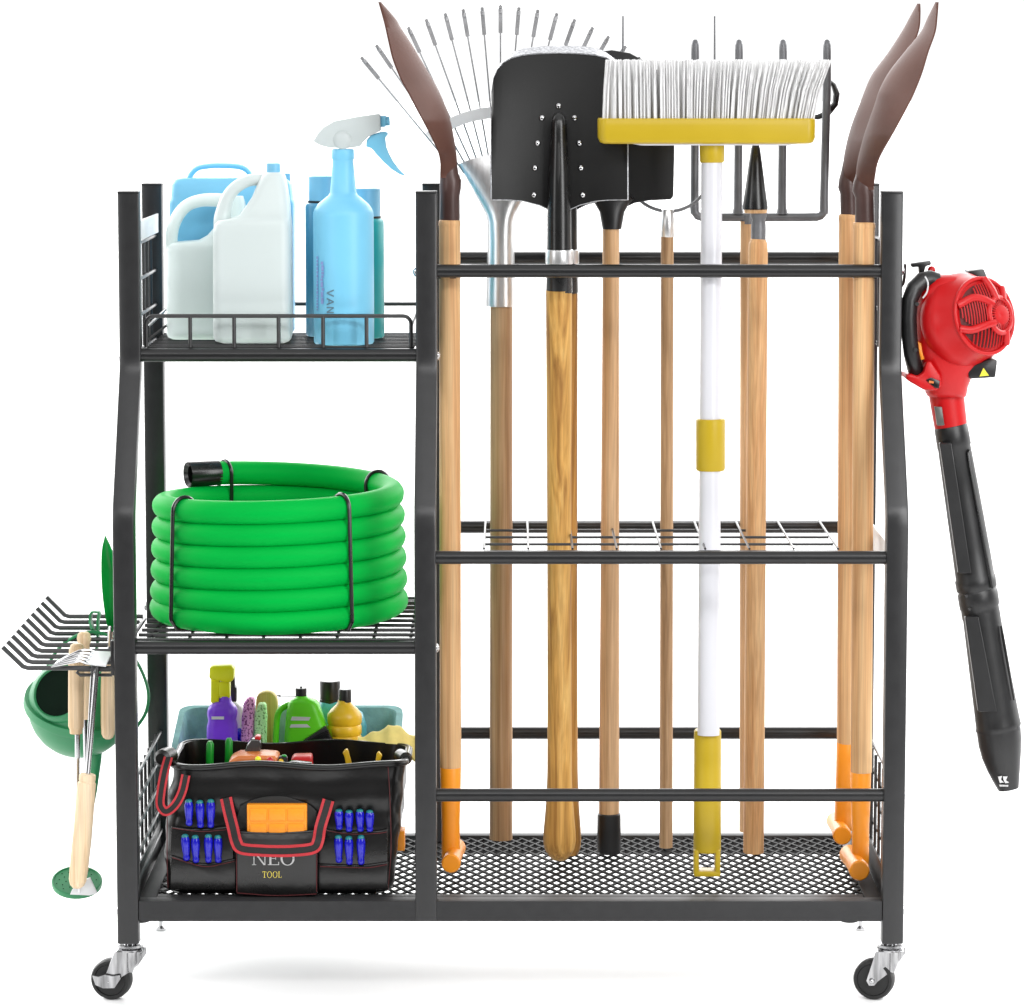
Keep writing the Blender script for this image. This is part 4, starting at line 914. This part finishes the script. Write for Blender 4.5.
# front pockets (raised panels), their stitching
fy = lambda y: Yg0 + .008 * ((890 - y) / 125) - .004 * math.sin(math.pi * max(0, min(1, (890 - y) / 125)))
def panel(out, proud, m='bagpk', th=.006, bev=.0015, label=None):
    b = B(); b.plate([W(x, y, fy(y) - proud) for x, y in out], (0, th, 0), bev, 2); return obj('pocket', b, m, bag, 50)
def seam(pts, proud, parent=None):
    b = B(); b.tube([W(x, y, fy(y) - proud) for x, y in spl2(pts, 4)], .0006, 5); obj('stitching', b, 'stitch', bag)
panel([(169, 889)] + spl2([(171, 826), (185, 828.5), (205, 829), (219, 827.5), (233, 826)], 3) + [(235, 889)], .0048)
panel([(169.5, 890)] + spl2([(171, 855.5), (185, 860), (203, 864), (222, 861.5), (236, 858.5)], 3) + [(236, 890)], .0075)
panel([(318, 889)] + spl2([(318, 827), (335, 831), (355, 831.5), (378, 831), (388, 829)], 3) + [(388, 889)], .0048)
panel([(318, 890)] + spl2([(318, 864), (340, 865), (365, 865), (388, 862)], 3) + [(388, 890)], .0075)
for pts, pr in (([(172, 828), (200, 831.5), (218, 830.5), (233, 829)], .0056), ([(172, 857.5), (203, 866.5), (222, 864), (235, 861)], .0083), ([(320, 829.5), (350, 834), (376, 833.5), (387, 832)], .0056), ([(320, 866.5), (350, 867.5), (370, 867.5), (387, 864.5)], .0083), ([(388, 766), (390, 800), (391, 850), (388, 890)], .0025), ([(167.5, 780), (167, 850), (168, 888)], .0025)): seam(pts, pr)
# centre pocket of clear vinyl with the flap above
panel([(234, 828)] + spl2([(240, 806), (252, 800), (268, 796.5), (285, 796.5), (300, 801), (311, 806), (317, 812)], 3) + [(318, 828), (318, 850), (234, 850)], .003, 'bagin', .004, .001)
cp = panel([(236, 894.5), (235.6, 850), (238, 831), (254, 832), (280, 832.6), (315, 830), (317.6, 850), (317.4, 895.4), (276, 897)], .0135, 'bagpk', .012, .002)
b = B(); b.plate([W(x, y, fy(y) - .0140) for x, y in ((240, 833.5), (256, 834), (280, 834.6), (313, 832.5), (314, 846), (276, 849), (240, 846))], (0, .001, 0)); 
obj('clear_window', b, 'vinylcl', cp)
seam([(237, 893), (276, 895.6), (316.5, 894)], .0142); seam([(236.8, 892), (236.6, 850), (238.5, 834)], .0142); seam([(316.6, 892), (316.6, 850), (314, 833)], .0142)
def on_pocket(px, py): return W(px, py, fy(py) - .0143)
b = B(); letters(b, 'NEO', SER, lambda u, v: on_pocket(252 + 15.2 * u, 865 - 13.0 * v), .04); obj('lettering', b, 'silver', cp)
b = B(); letters(b, 'TOOL', SER, lambda u, v: on_pocket(262.5 + 5.2 * u, 877.6 - 6.2 * v), .06); obj('lettering', b, 'gold', cp)
# straps: black webbing with red edges
def webstrap(pts, half, parent=bag):
    P = spl([W(*p) for p in pts], 6); n = len(P); b = B(); b.ribbon(P, strapdir(P), half, .0009); s = obj('strap', b, 'blkstrap', parent, 60)
    for sg in (-1, 1):
        e = B(); wv = strapdir(P); Q = []
        for i, p in enumerate(P):
            t_ = (P[min(i + 1, n - 1)] - P[max(i - 1, 0)]).normalized(); q = wv[i] - t_ * wv[i].dot(t_); q.normalize(); Q.append(p + q * half * .80 * sg + Vector((0, -.0006, 0)))
        e.ribbon(Q, wv, half * .24, .0008); obj('strap_edge', e, 'redstrap', s, 60)
def strapdir(P):
    out = []; n = len(P)
    for i in range(n):
        t_ = (P[min(i + 1, n - 1)] - P[max(i - 1, 0)]).normalized(); v = Vector((0, -1, 0)).cross(t_)
        out.append(v.normalized() if v.length > 1e-4 else Vector((0, 0, 1)))
    return out
webstrap([(226, 798, fy(798) - .003), (229, 812, fy(812) - .006), (233, 828, fy(828) - .014), (236.5, 842, 0.014), (242, 848.5, 0.012), (262, 850.5, 0.010), (278, 851, 0.010), (295, 850.5, 0.010), (313, 848, 0.012), (318, 841, 0.014), (320.5, 827, fy(827) - .014), (325, 812, fy(812) - .006), (328.5, 800, fy(800) - .003)], .0074)
webstrap([(168.5, 757, .06), (164.5, 772, .042), (161, 792, .034), (160.5, 805, .03), (166, 811.5, .03), (175, 805, .03), (182, 792, .034), (186, 775, .04)], .0056)
# things carried in the bag
yg = fy(815)
b = B(); b.px_box(247, 804.6, 306.8, 836, .0305, .012, .0015)
ob = thing('organiser_box', 'orange plastic box with square lids in the bag\'s centre pocket', 'box', tuple(W(277, 836, 0)))
obj('box_shell', b, 'orange', ob)
for i in range(3):
    for (ya, yb_) in ((808.5, 821), (824, 833)):
        b = B(); b.px_box(250 + 18.8 * i, ya, 266.6 + 18.8 * i, yb_, .0292, .002, .0008); obj('lid', b, 'orange', ob)
mk_src = None
def marker(px, y0, y1, rot, label):
    global mk_src
    cx_m = W(px, (y0 + y1) / 2, 0); Yq = fy(y0) - .0095
    if mk_src is None:
        t = thing('marker', label, 'marker', (0, 0, 0), 'blue markers in the bag pockets'); H_ = .036; r_ = .0047
        b = B(); b.lathe([(-.022, .0030), (-.0205, .0042), (-.0165, .0047), (-.014, .0040), (-.006, .0052), (.003, .0059), (.010, .0060), (.014, .0052), (.016, .0044)], (0, 0, 0), seg=16); body = obj('barrel', b, 'blue', t, 60)
        b = B(); b.lathe([(.0155, .0047), (.018, .0045), (.0195, .003), (.02, .001)], (0, 0, 0), seg=14); obj('end_cap', b, 'bluecy', t, 60)
        mk_src = t; o = t
    else:
        o = mk_src.copy(); COL.objects.link(o); o['label'] = label
        for ch in mk_src.children:
            c = ch.copy(); COL.objects.link(c); c.parent = o
    p0, p1 = W(px, y0, Yq), W(px, y1, Yq); k = (p0.z - p1.z) / .042
    o.location = (p0.x, Yq, p0.z - .02 * k); o.scale = (.95, .95, k); o.rotation_euler = (0, rot, 0)
sets = [((188.8, 200, 210.6), 799, 827.5, 'upper left', ('leftmost', 'middle', 'rightmost')), ((185.6, 195.4, 208.3, 218), 834, 862.5, 'lower left', ('leftmost', 'second from left', 'third from left', 'rightmost')), ((339, 349, 360, 369.7), 809, 831.5, 'upper right', ('leftmost', 'second from left', 'third from left', 'rightmost')), ((338.5, 349, 361), 835, 864.5, 'lower right', ('leftmost', 'middle', 'rightmost'))]
for xs, y0, y1, nm, od in sets:
    for i, x in enumerate(xs): marker(x, y0 + (1 if i % 2 else 0), y1 - (2 if i == 0 else 0), -.06 if (i == 0 and nm == 'lower left') else random.uniform(-.03, .03), f'{od[i]} blue marker in the {nm} bag pocket')
def standing(px, Y): return (W(px, 800, Y).x, Y, zb_ + (zrim - zb_) * .45)
zin = zb_ + (zrim - zb_) * .45 + .001
def inbag(out, Yq, th, m, name, label, cat, bev=.0012):
    b = B(); b.px_plate(out, Yq, th, bev); return solo(name, b, m, label, cat, (W(out[0][0], 800, Yq).x, Yq, zin))
t = thing('pliers', 'pliers with two green grips standing in the bag', 'pliers', standing(216, .15))
for xa in (206.6, 224):
    b = B(); dx_ = 1.5 if xa > 210 else 0
    b.px_tube([(xa + 3.5 + dx_, 741 - (3 if xa > 210 else 0), .15), (xa + 3.6 + dx_, 744 - (3 if xa > 210 else 0), .15), (xa + 3.2 + dx_, 755, .15), (xa + 3.2, 785, .15), (215 + (xa - 215) * .3, 818, .15)], [2.2, 3.8, 3.8, 3.6, 3], 12); obj('grip', b, 'green', t)
b = B(); b.px_box(211, 812, 223, 832, .146, .012, .002); obj('jaw', b, 'steel', t)
t = thing('pliers', 'pliers with two hooked yellow grips standing in the bag', 'pliers', standing(362, .15))
for o_ in ([(342.6, 753), (345.6, 749.6), (347.4, 749.6), (349, 754), (352.4, 768), (356, 800), (350, 800), (346, 766), (344.6, 757.5)], [(374.6, 767), (376.4, 754.6), (378.6, 751.6), (382.2, 756), (380.6, 760), (378.6, 768), (366, 800), (361, 800)]):
    b = B(); b.px_plate(o_, .15, .01, .0015); obj('grip', b, 'honey', t)
b = B(); b.px_box(350, 799, 366, 828, .149, .012, .002); obj('jaw', b, 'steel', t)
t = thing('power_drill', 'orange and grey drill lying in the open bag', 'drill', standing(252, .09))
b = B(); b.px_plate([(227, 766), (230, 760), (238, 756.4), (262, 756), (277.6, 757), (278.6, 775), (270, 800), (240, 800)], .085, .05, .005, 3); obj('body', b, 'rustor', t)
b = B(); b.px_plate([(243, 757), (247, 745), (251, 739.6), (258, 739.6), (261.5, 742), (259.6, 757)], .12, .03, .003); obj('handle', b, 'vinylcl', t)
b = B(); b.px_box(254.5, 736.6, 260.4, 741, .123, .02, .002); obj('button', b, 'red', t)
b = B(); b.ball(W(258, 759.5, .08), .0042); obj('dial', b, 'neon', t); b = B(); b.ball(W(270, 760.5, .08), .0045); obj('trigger', b, 'red', t)
t = thing('tape_reel', 'red handled tool lying in the middle of the bag', 'tool', standing(300, .1))
b = B(); b.px_plate([(289, 768), (291, 760), (293, 757), (311.6, 756.6), (312.4, 772), (306, 800), (294, 800)], .1, .03, .003); obj('body', b, 'red', t)
b = B(); b.px_tube([(287, 764, .09), (292, 761.5, .09), (300, 762, .09), (312, 763, .09)], [1.4, 1.6, 1.6, 1.2], 8); obj('rod', b, 'chrome', t)
t = thing('screwdriver', 'short black and green screwdriver handle between drill and red tool', 'screwdriver', standing(283, .1))
b = B(); b.px_tube([(283, 755.6, .09), (283, 757, .09), (283, 764, .09), (283, 800, .09)], [2.5, 4.6, 5, 4], 14); obj('handle', b, 'blackpl', t); b = B(); b.ball(W(284, 756, .09), .0038, 1, .5); obj('cap', b, 'green', t)
b = B(); b.ball(W(281, 761.5, .0845), .0035); obj('button', b, 'honey', t)
b = B(); b.px_box(396, 831, 404.5, 851, .09, .03, .001); solo('side_tool', b, 'orange', 'orange item poking from the bag\'s right side pocket', 'tool', tuple(W(408, 851, .06)))

# ================================================================== LEFT END: hanging hand tools and watering can
Yw = .25
t = thing('watering_can', 'round dark green watering can hanging from the hook rack, rose at bottom', 'watering can', tuple(W(80, 757, Yw)))
c = W(80, 706, Yw); R = 52 * sc(706, Yw); ax = Vector((.16, -.42, 1)).normalized()
b = B(); prof = [(R * math.sin(a), R * math.cos(a)) for a in [math.radians(-90 + 12 * k) for k in range(8)]] + [(0, R)]
prof = [(h, r) for h, r in prof]; b.lathe(prof, c, ax, 40)
body = obj('bowl', b, 'canteal', t, 60)
b = B(); b.lathe([(-.004, R * 1.005), (-.004, R * 1.07), (0, R * 1.09), (.009, R * 1.07), (.009, R * 1.0)], c, ax, 48, cap=False); obj('band', b, 'canteal', body, 40)
b = B(); up_prof = [(.009, R * 1.0), (R * .3, R * .96), (R * .55, R * .84), (R * .72, R * .7), (R * .86, R * .5), (R * .95, R * .25), (R * .98, R * .02)]
b.lathe(up_prof, c, ax, 40, cap=False); obj('shoulder', b, 'canteal', t, 60)
a2 = Vector((-.30, -.88, .42)).normalized(); ro_ = R * .50; co_ = c + a2 * (R * .97)
b = B(); b.lathe([(-R * .26, ro_ * 1.16), (R * .06, ro_ * 1.06), (R * .075, ro_ * 1.0), (R * .05, ro_ * .94), (-R * .12, ro_ * .9)], co_, a2, 40, cap=False); obj('mouth', b, 'canteal', t, 60)
b = B(); b.lathe([(R * .045, ro_ * .95), (R * .04, ro_ * .6), (R * .038, .001)], co_, a2, 32); obj('mouth_shade', b, 'can_shade', t, 60)  # dark disc closes the mouth; the can's inner shade is put into its colour
b = B(); b.tube(spl([W(42, 690, Yw), W(47, 668, Yw), W(60, 647, Yw - .01), W(78, 635, Yw - .02), W(95, 632, Yw - .02), W(117, 640, Yw - .01), W(137, 662, Yw), W(148, 690, Yw), W(146, 712, Yw), W(136, 728, Yw)], 5), .0022, 8); obj('bail', b, 'canteal', t)
b = B(); b.ribbon(spl([W(94, 632, Yw - .01), W(91, 622, Yw), W(91, 614, Yw + .002), W(95, 611.5, Yw + .004), W(99, 613, Yw + .004), W(98, 622, Yw), W(98, 640, Yw), W(96, 652, Yw)], 4), (0, 1, 0), .009, .0015); obj('hanger', b, 'canteal', t)
b = B(); b.px_tube([(95, 745, Yw), (95, 760, Yw), (92, 790, Yw), (85, 830, Yw), (79, 868, Yw), (77, 884, Yw)], [8, 6.5, 5.2, 4.6, 4.6, 5.5], 14); obj('spout', b, 'canteal', t)
b = B(); cr = W(77, 882, Yw); axr = Vector((.05, -.42, 1)).normalized(); b.lathe([(-.008, .010), (-.004, 25 * sc(882, Yw)), (0, 25.4 * sc(882, Yw)), (.003, 25 * sc(882, Yw)), (.0035, 23.6 * sc(882, Yw)), (.002, 23 * sc(882, Yw)), (.002, .001)], cr, axr, 36); rose = obj('rose', b, 'canteal', t, 30)
b = B()
u_ = Vector((1, 0, 0)); v_ = axr.cross(u_).normalized(); u_ = v_.cross(axr)
for k in range(26):
    rr_ = .006 + .022 * math.sqrt(k / 26); a = k * 2.4; p = cr + (u_ * math.cos(a) + v_ * math.sin(a)) * rr_ + axr * .0022; b.lathe([(0, .0008), (.0004, .0008)], p, axr, 6)
obj('rose_holes', b, 'can_shade', rose)
# cultivator (front)
Yk = .02
t = thing('hand_cultivator', 'hand cultivator with chrome claw hooked over the rack, wooden grip down', 'hand tool', tuple(W(78, 890, Yk)), 'wooden handled hand tools on the left hooks')
b = B(); b.plate([W(x, y, Y) for x, y, Y in ((91.5, 650.5, .05), (112, 651.5, .05), (106, 665.5, .005), (85.5, 663, .005))], (0, .0, -.002), .0004, 1); obj('claw_plate', b, 'white_metal', t)
for i in range(5):
    f = i / 4; b = B()
    x0_, y0_ = 91.5 - 6 * f, 650.5 + 12.5 * f; Y = .05 - .045 * f
    b.px_tube([(x0_ + 3, y0_ + .6, Y), (x0_, y0_, Y), (84 - 4 * f, 650 + 11 * f, Y), (79 - 4 * f, 651 + 11 * f, Y), (66 - 7 * f, 657 + 8 * f, Y), (57 - 6 * f, 661.5 + 5.5 * f, Y)], [1, 1.3, 1.3, 1.3, 1.1, .5], 8); obj('claw', b, 'chrome', t)
b = B(); b.px_tube([(97.5, 662, Yk), (96, 680, Yk), (87.5, 778, Yk)], [2.4, 2.4, 2.4], 10); b.px_tube([(93, 664, Yk + .006), (91.5, 690, Yk + .006), (87, 776, Yk + .004)], [2.0, 2.0, 2.0], 10); obj('shaft', b, 'chrome', t)
b = B(); b.px_tube([(87.6, 774, Yk), (87.5, 775, Yk), (87.2, 780, Yk), (87.2, 781.5, Yk), (86.8, 783, Yk), (85, 805, Yk), (82, 840, Yk), (79, 868, Yk), (77.6, 880, Yk), (77, 885, Yk), (76.8, 888, Yk)], [7.2, 8.4, 8.4, 7.8, 9.2, 9.4, 9.6, 9.4, 8.8, 7, 4], 20); obj('handle', b, 'woodlt', t, 60)
# weeder
Yk = .07
t = thing('hand_weeder', 'hand weeder hung wooden grip up, chrome blade at the bottom', 'hand tool', tuple(W(85, 896, Yk)), 'wooden handled hand tools on the left hooks')
b = B(); b.px_tube([(77, 643.5, Yk), (77, 645, Yk), (77, 650, Yk), (76.5, 660, Yk), (76.2, 690, Yk), (76, 726, Yk), (76, 728, Yk), (76, 729, Yk), (76, 733.5, Yk)], [4, 6.4, 8, 8.2, 8, 7.8, 7.2, 6.4, 6.2], 20); obj('handle', b, 'woodlt', t, 60)
b = B(); b.px_tube([(77.5, 731, Yk), (77.2, 780, Yk), (78, 840, Yk + .004), (79, 880, Yk + .008), (79.4, 893, Yk + .008)], [2.6, 2.6, 2.6, 2.6, 2.2], 10); obj('shaft', b, 'chrome', t)
b = B(); b.px_plate([(76, 886), (84, 880), (90, 877.5), (97.5, 893.5), (90, 895.6), (70, 894.6), (72, 890)], Yk + .006, .003, .0006); obj('hoe_blade', b, 'white_metal', t)
# third tool, behind
Yk = .13
t = thing('hand_fork', 'short wooden grip with thin steel stem, second from left on the hooks', 'hand tool', tuple(W(86, 770, Yk)), 'wooden handled hand tools on the left hooks')
b = B(); b.px_tube([(84, 632, Yk), (84, 634, Yk), (84, 638, Yk), (84, 642, Yk), (84, 645, Yk), (84, 668, Yk), (84, 712, Yk), (84, 719, Yk)], [4, 6.2, 7.2, 6.8, 5.6, 6.4, 6.6, 5.6], 20); obj('handle', b, 'woodlt', t, 60)
b = B(); b.px_tube([(85, 717, Yk), (86, 770, Yk)], [2.4, 2.2], 10); obj('shaft', b, 'chrome', t)
# trowel with green blade
Yk = .17
t = thing('trowel', 'hand trowel with tall green leaf-shaped blade up beside the left post', 'trowel', tuple(W(108, 739, Yk)), 'wooden handled hand tools on the left hooks')
b = B(); L_ = spl2([(104.8, 536), (101.8, 550), (101.2, 572), (102.5, 595), (105.5, 618), (109, 632)], 5); R_ = spl2([(105.6, 536), (113, 552), (121, 575), (122, 598), (117.5, 620), (113, 632)], 5); rings = []
for (lx, ly), (rx, ry) in zip(L_, R_):
    f = []; k = []
    for s in range(9):
        u = s / 8; p = W(lx + (rx - lx) * u, ly + (ry - ly) * u, Yk + .018 * (4 * u * (1 - u)) * min(1, (ly - 535) / 30)); f.append(p); k.append(p + Vector((0, .002, 0)))
    rings.append(f + k[::-1])
b.loft(rings); obj('blade', b, 'trowel', t, 60)
b = B(); b.px_tube([(110.5, 626, Yk + .004), (110, 650, Yk), (109, 668, Yk)], [2.6, 2.6, 2.6], 10); obj('shaft', b, 'chrome', t)
b = B(); b.px_tube([(108.5, 662, Yk), (108.5, 664, Yk), (108, 690, Yk), (108, 725, Yk), (108, 734, Yk), (108, 737.5, Yk), (108, 739, Yk)], [6, 6.8, 7.2, 7.2, 6.6, 4.8, 2.5], 20); obj('handle', b, 'woodlt', t, 60)

# ================================================================== LEAF BLOWER
Yl = .16
t = thing('leaf_blower', 'red and black handheld leaf blower hung by its handle on the right post', 'leaf blower', tuple(W(1008, 788, Yl)))
def ell(c, u, v, ru, rv, n=40): return [c + u * math.cos(2 * math.pi * k / n) * ru + v * math.sin(2 * math.pi * k / n) * rv for k in range(n)]
# main housing: rounded slab behind, narrowing to the outlet
b = B(); rows = [(274, 934, 966), (278, 924, 976), (290, 916, 984), (310, 913, 990), (335, 913, 991), (352, 915, 987), (366, 919, 979), (377, 924, 971), (386, 925, 967.5), (392, 925.5, 966.5), (396, 927.5, 965.5)]
rings = []
for i, (y, l, r) in enumerate(rows):
    a_, c_ = W(l, y, Yl), W(r, y, Yl); dpt = (.045 if i < 6 else .045 - .004 * (i - 5)) * (.55 if i == 0 else .8 if i == 1 else 1)
    rings.append([Vector(((a_.x + c_.x) / 2 + (c_.x - a_.x) / 2 * math.copysign(abs(math.cos(q)) ** .75, math.cos(q)), Yl + dpt * math.copysign(abs(math.sin(q)) ** .75, math.sin(q)), a_.z)) for q in [2 * math.pi * k / 36 for k in range(36)]])
b.loft(rings); obj('housing', b, 'red', t, 60)
# fan shroud: turned towards the camera and to the right
ax = Vector((.56, -.80, .20)).normalized(); ctr = W(966, 320, Yl - .02); ux = Vector((.80, .56, 0)).normalized(); ux = (ux - ax * ux.dot(ax)).normalized(); uz = ax.cross(ux) * -1
if uz.z < 0: uz = -uz
px1 = sc(320, Yl - .04)
b = B(); b.loft([ell(ctr + ax * (h * px1), ux, uz, ru * px1, ru * px1, 48) for h, ru in ((-24, 40), (-16, 46), (-6, 48.5), (2, 48), (6, 46), (12, 43), (22, 40.5), (27, 38.6))]); obj('fan_shroud', b, 'red', t, 50)
# dome grille: dark bowl, red slats, four rimmed vents and a hub
gc = ctr + ax * (27 * px1); Rg = 38.5 * px1
def dome(rn, k=1.0): return ax * ((1 - rn * rn) * 12 * px1 * k)
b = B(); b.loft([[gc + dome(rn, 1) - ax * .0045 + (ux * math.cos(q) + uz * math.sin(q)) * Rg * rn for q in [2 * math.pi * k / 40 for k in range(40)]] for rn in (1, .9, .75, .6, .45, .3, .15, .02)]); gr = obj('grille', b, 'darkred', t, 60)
def dpt(u, v, off=0.): # u,v in unit disc
    rn = min(1, math.hypot(u, v)); return gc + dome(rn) + (ux * u + uz * v) * Rg + ax * off
hub = (.36, -.02); hr = .46
b = B()
# radial slats round the hub
for k in range(30):
    q = 2 * math.pi * k / 30
    p = [dpt(hub[0] + math.cos(q) * r, hub[1] + math.sin(q) * r, .0006) for r in (.24, .34, hr)]
    b.tube(p, .0010, 5)
# parallel slats in the three vents
for (cu, cv, ru, rv, ang) in ((-.46, .12, .40, .40, 80), (-.02, -.60, .58, .28, 8), (.06, .62, .46, .26, -20)):
    n = 11
    for k in range(n):
        s = -1 + 2 * (k + .5) / n; hw = math.sqrt(1 - s * s); A_ = math.radians(ang)
        pts = []
        for m2 in (-1, -.5, 0, .5, 1):
            a2, b2 = (s, hw * m2 * .96)
            uu, vv = cu + a2 * ru, cv + b2 * rv
            if math.hypot(uu - hub[0], vv - hub[1]) > hr and math.hypot(uu, vv) < .97: pts.append(dpt(uu, vv, .0006))
        if len(pts) > 1: b.tube(pts, .0010, 5)
obj('grille_slats', b, 'red', gr, 60)
b = B()
b.tube([dpt(hub[0] + math.cos(q) * hr, hub[1] + math.sin(q) * hr, .0004) for q in [2 * math.pi * k / 36 for k in range(36)]], .0038, 8, closed=True)
for pts in ([(-.90, .30), (-.5, .46), (-.22, .42), (.08, .26)], [(-.92, -.30), (-.62, -.36), (-.2, -.26), (.06, -.22)], [(.12, .97), (.2, .7), (.26, .36)], [(.62, -.76), (.58, -.6), (.52, -.4)], [(.7, .7), (.62, .52), (.54, .36)]):
    b.tube([dpt(*p, .0006) for p in spl2(pts, 4)], .0052, 8)
b.tube([dpt(math.cos(q) * .985, math.sin(q) * .985) for q in [2 * math.pi * k / 48 for k in range(48)]], .0030, 8, closed=True)
obj('grille_frame', b, 'red', gr, 60)
b = B(); b.loft([ell(dpt(*hub) + ax * h, ux, uz, r * Rg, r * Rg, 24) for h, r in ((-.003, .25), (.0006, .25), (.0010, .235), (-.0012, .02))]); obj('hub', b, 'red', gr, 50)
# black guards behind the fan
b = B(); b.px_plate([(968, 271), (984, 269), (989, 282), (976, 284)], Yl + .0, .05, .002); obj('rear_guard', b, 'blackpl', t)
b = B(); b.px_plate([(966, 368), (990, 359), (997.5, 360), (995.5, 377.5), (970, 379)], Yl - .035, .07, .002); gd = obj('lower_guard', b, 'blackpl', t)
b = B(); b.plate([W(x, y, Yl - .0357) for x, y in ((979.5, 376.4), (983.5, 367.8), (989, 375.6))], (0, .0004, 0)); obj('warning_sign', b, 'warn', gd)
# handle
b = B(); b.px_tube([(937, 281, Yl - .02), (930, 279, Yl - .022), (922.5, 281, Yl - .025), (914.5, 288.5, Yl - .03), (910, 300, Yl - .033), (908.8, 318, Yl - .034), (909.6, 338, Yl - .033), (911.5, 354, Yl - .03), (915, 368, Yl - .026), (918, 376, Yl - .02)], [8.5, 9, 9, 8.6, 8.2, 7.9, 7.9, 8, 8, 7.4], 18); hnd = obj('handle', b, 'blackpl', t, 60)
for px, py in ((917, 304), (915.5, 350)):
    b = B(); q = W(px, py, Yl - .043); b.lathe([(0, .0026), (.0012, .0026)], q + Vector((0, -.0005, 0)), (0, 1, 0), 12); obj('screw', b, 'rubber', hnd)
b = B(); b.tube(spl([W(923, 298, Yl - .034), W(927, 292, Yl - .036), W(928, 283, Yl - .036), W(925, 276.5, Yl - .034)], 4), .0012, 6); obj('clip', b, 'white_metal', hnd)
b = B(); b.px_plate([(917.5, 341), (921.5, 343.5), (922.6, 352), (925, 359), (921, 360.5), (918, 356), (916.6, 349)], Yl - .03, .01, .0012); obj('trigger', b, 'orange', hnd)
b = B(); b.px_plate([(905.5, 375), (911, 374), (918, 376.5), (924, 372.5), (926.5, 362), (931, 361), (941, 376), (941.5, 386), (936, 391), (924, 390), (910, 382), (906, 379)], Yl - .045, .06, .005, 3); base = obj('handle_base', b, 'red', t)
b = B(); b.px_plate([(926, 380), (931, 377.5), (940, 381), (939, 388.5), (935, 388)], Yl - .0468, .003, .0006); obj('switch_panel', b, 'blackgl', base)
b = B(); b.px_plate([(929, 380.6), (934, 381.4), (933.6, 383.6), (929, 383)], Yl - .0475, .002); obj('switch', b, 'rustor', base)
b = B(); b.px_plate([(911, 263.4), (930.5, 260.6), (931.4, 264.6), (926, 266.4), (923.6, 274), (919.6, 274), (919, 266.8), (912, 267.4)], Yl - .008, .014, .0012); obj('lever', b, 'blackpl', t)
b = B(); b.ball(W(931.6, 270, Yl), .0052); obj('primer_bulb', b, 'red', t)
# outlet tube: red collar, two black barrels, nozzle
def seg(rows, flat=1.0, Yo=0): return [[W((l + r) / 2, y, Yl + Yo) + Vector((math.cos(q) * abs(r - l) / 2 * sc(y, Yl), math.sin(q) * abs(r - l) / 2 * sc(y, Yl) * .9, -math.cos(q) * tilt * abs(r - l) / 2 * sc(y, Yl))) for q in [2 * math.pi * k / 28 for k in range(28)]] for y, l, r in rows]
tilt = -.20
b = B(); b.loft(seg([(392, 929, 963.5), (397, 929.6, 964), (412, 932.2, 965.4), (425.5, 934.6, 967)])); col_ = obj('red_collar', b, 'red', t, 50)
b = B(); b.px_plate([(934.5, 406.6), (942, 407), (944.6, 425.4), (937.2, 425.8)], Yl - .0235, .006, .0008); obj('window', b, 'screen', col_)
b = B(); b.loft(seg([(424, 936.4, 965.4), (427, 934.4, 967.4), (446, 937.4, 971), (447, 938, 970.4), (500, 945.2, 980.4), (545, 951.4, 988.6), (577, 955.8, 994.4), (578.5, 955, 995.4), (588, 956.6, 996.8), (590, 958.4, 995.8), (593, 957.6, 997.6), (606, 959.8, 999.4), (608, 961, 998.6), (612, 961.4, 999.4), (617, 962.4, 1000.4)])); bt = obj('blower_tube', b, 'blackpl', t, 40)
b = B(); b.loft(seg([(616, 962.8, 1000), (680, 970.6, 1011.5), (716, 975, 1018.5), (724, 976, 1020.2), (727, 975.6, 1021), (729, 976.8, 1020.4), (731, 977, 1020.6), (742, 978.6, 1021.4), (755, 982, 1021), (768, 987.4, 1020.2), (780, 993.4, 1019.4), (789, 998.6, 1018.8)])); nz_ = obj('nozzle', b, 'blackpl', t, 40)
# raised flats and rib along the barrel, screws
def flat_on(pts, Yo, m, parent, th=.004): b = B(); b.px_plate(pts, Yl + Yo, th, .0008, 1); obj('panel', b, m, parent)
b = B(); b.px_plate([(939.6, 443), (951.4, 443), (971.5, 573.5), (958.4, 573.5)], Yl - .0262, .012, .001, 1); obj('panel', b, 'tubeflat', bt) if False else obj('panel', b, 'blackpl', bt)
b = B(); b.px_plate([(965, 617), (978.6, 617), (997, 712), (978.4, 712)], Yl - .0268, .012, .001, 1); obj('panel', b, 'blackpl', nz_)
b = B(); b.px_tube([(969.5, 450, Yl - .012), (967.8, 453, Yl - .016), (969.5, 465, Yl - .018), (992.4, 588, Yl - .02)], [1, 1.4, 1.4, 1.4], 8); obj('rib', b, 'blackgl', bt)
b = B(); b.px_tube([(1001, 626, Yl - .015), (1003.5, 640, Yl - .017), (1014, 700, Yl - .018)], [1, 1.5, 1], 8); obj('rib', b, 'blackgl', nz_)
for px, py in ((966.6, 596), (969.4, 609)):
    q = W(px, py, Yl - .0235); b = B(); b.lathe([(-.0012, .0022), (.003, .0022)], q, (0, 1, 0), 10); obj('screw', b, 'chrome', bt)
q = W(1017.5, 727.5, Yl - .012); b = B(); b.lathe([(-.002, .003), (.001, .0036), (.003, .0036)], q, (0, 1, 0), 12); obj('screw', b, 'fork', nz_)
b = B(); Yo = Yl - .0190
q_ = [[(998.2, 777), (1002, 776), (1001, 780), (1004, 782.5), (1000, 783)], [(1003, 776.6), (1007.6, 776.4), (1006, 780.4), (1009, 782.6), (1005.4, 783.4), (1003.6, 780)]]
for pl in q_ + [[(999.6, 785.2), (1008.4, 785.4), (1008.2, 786.6), (999.8, 786.4)]]: b.plate([W(x, y, Yo) for x, y in pl], (0, .006, 0))
obj('emblem', b, 'silver', nz_)
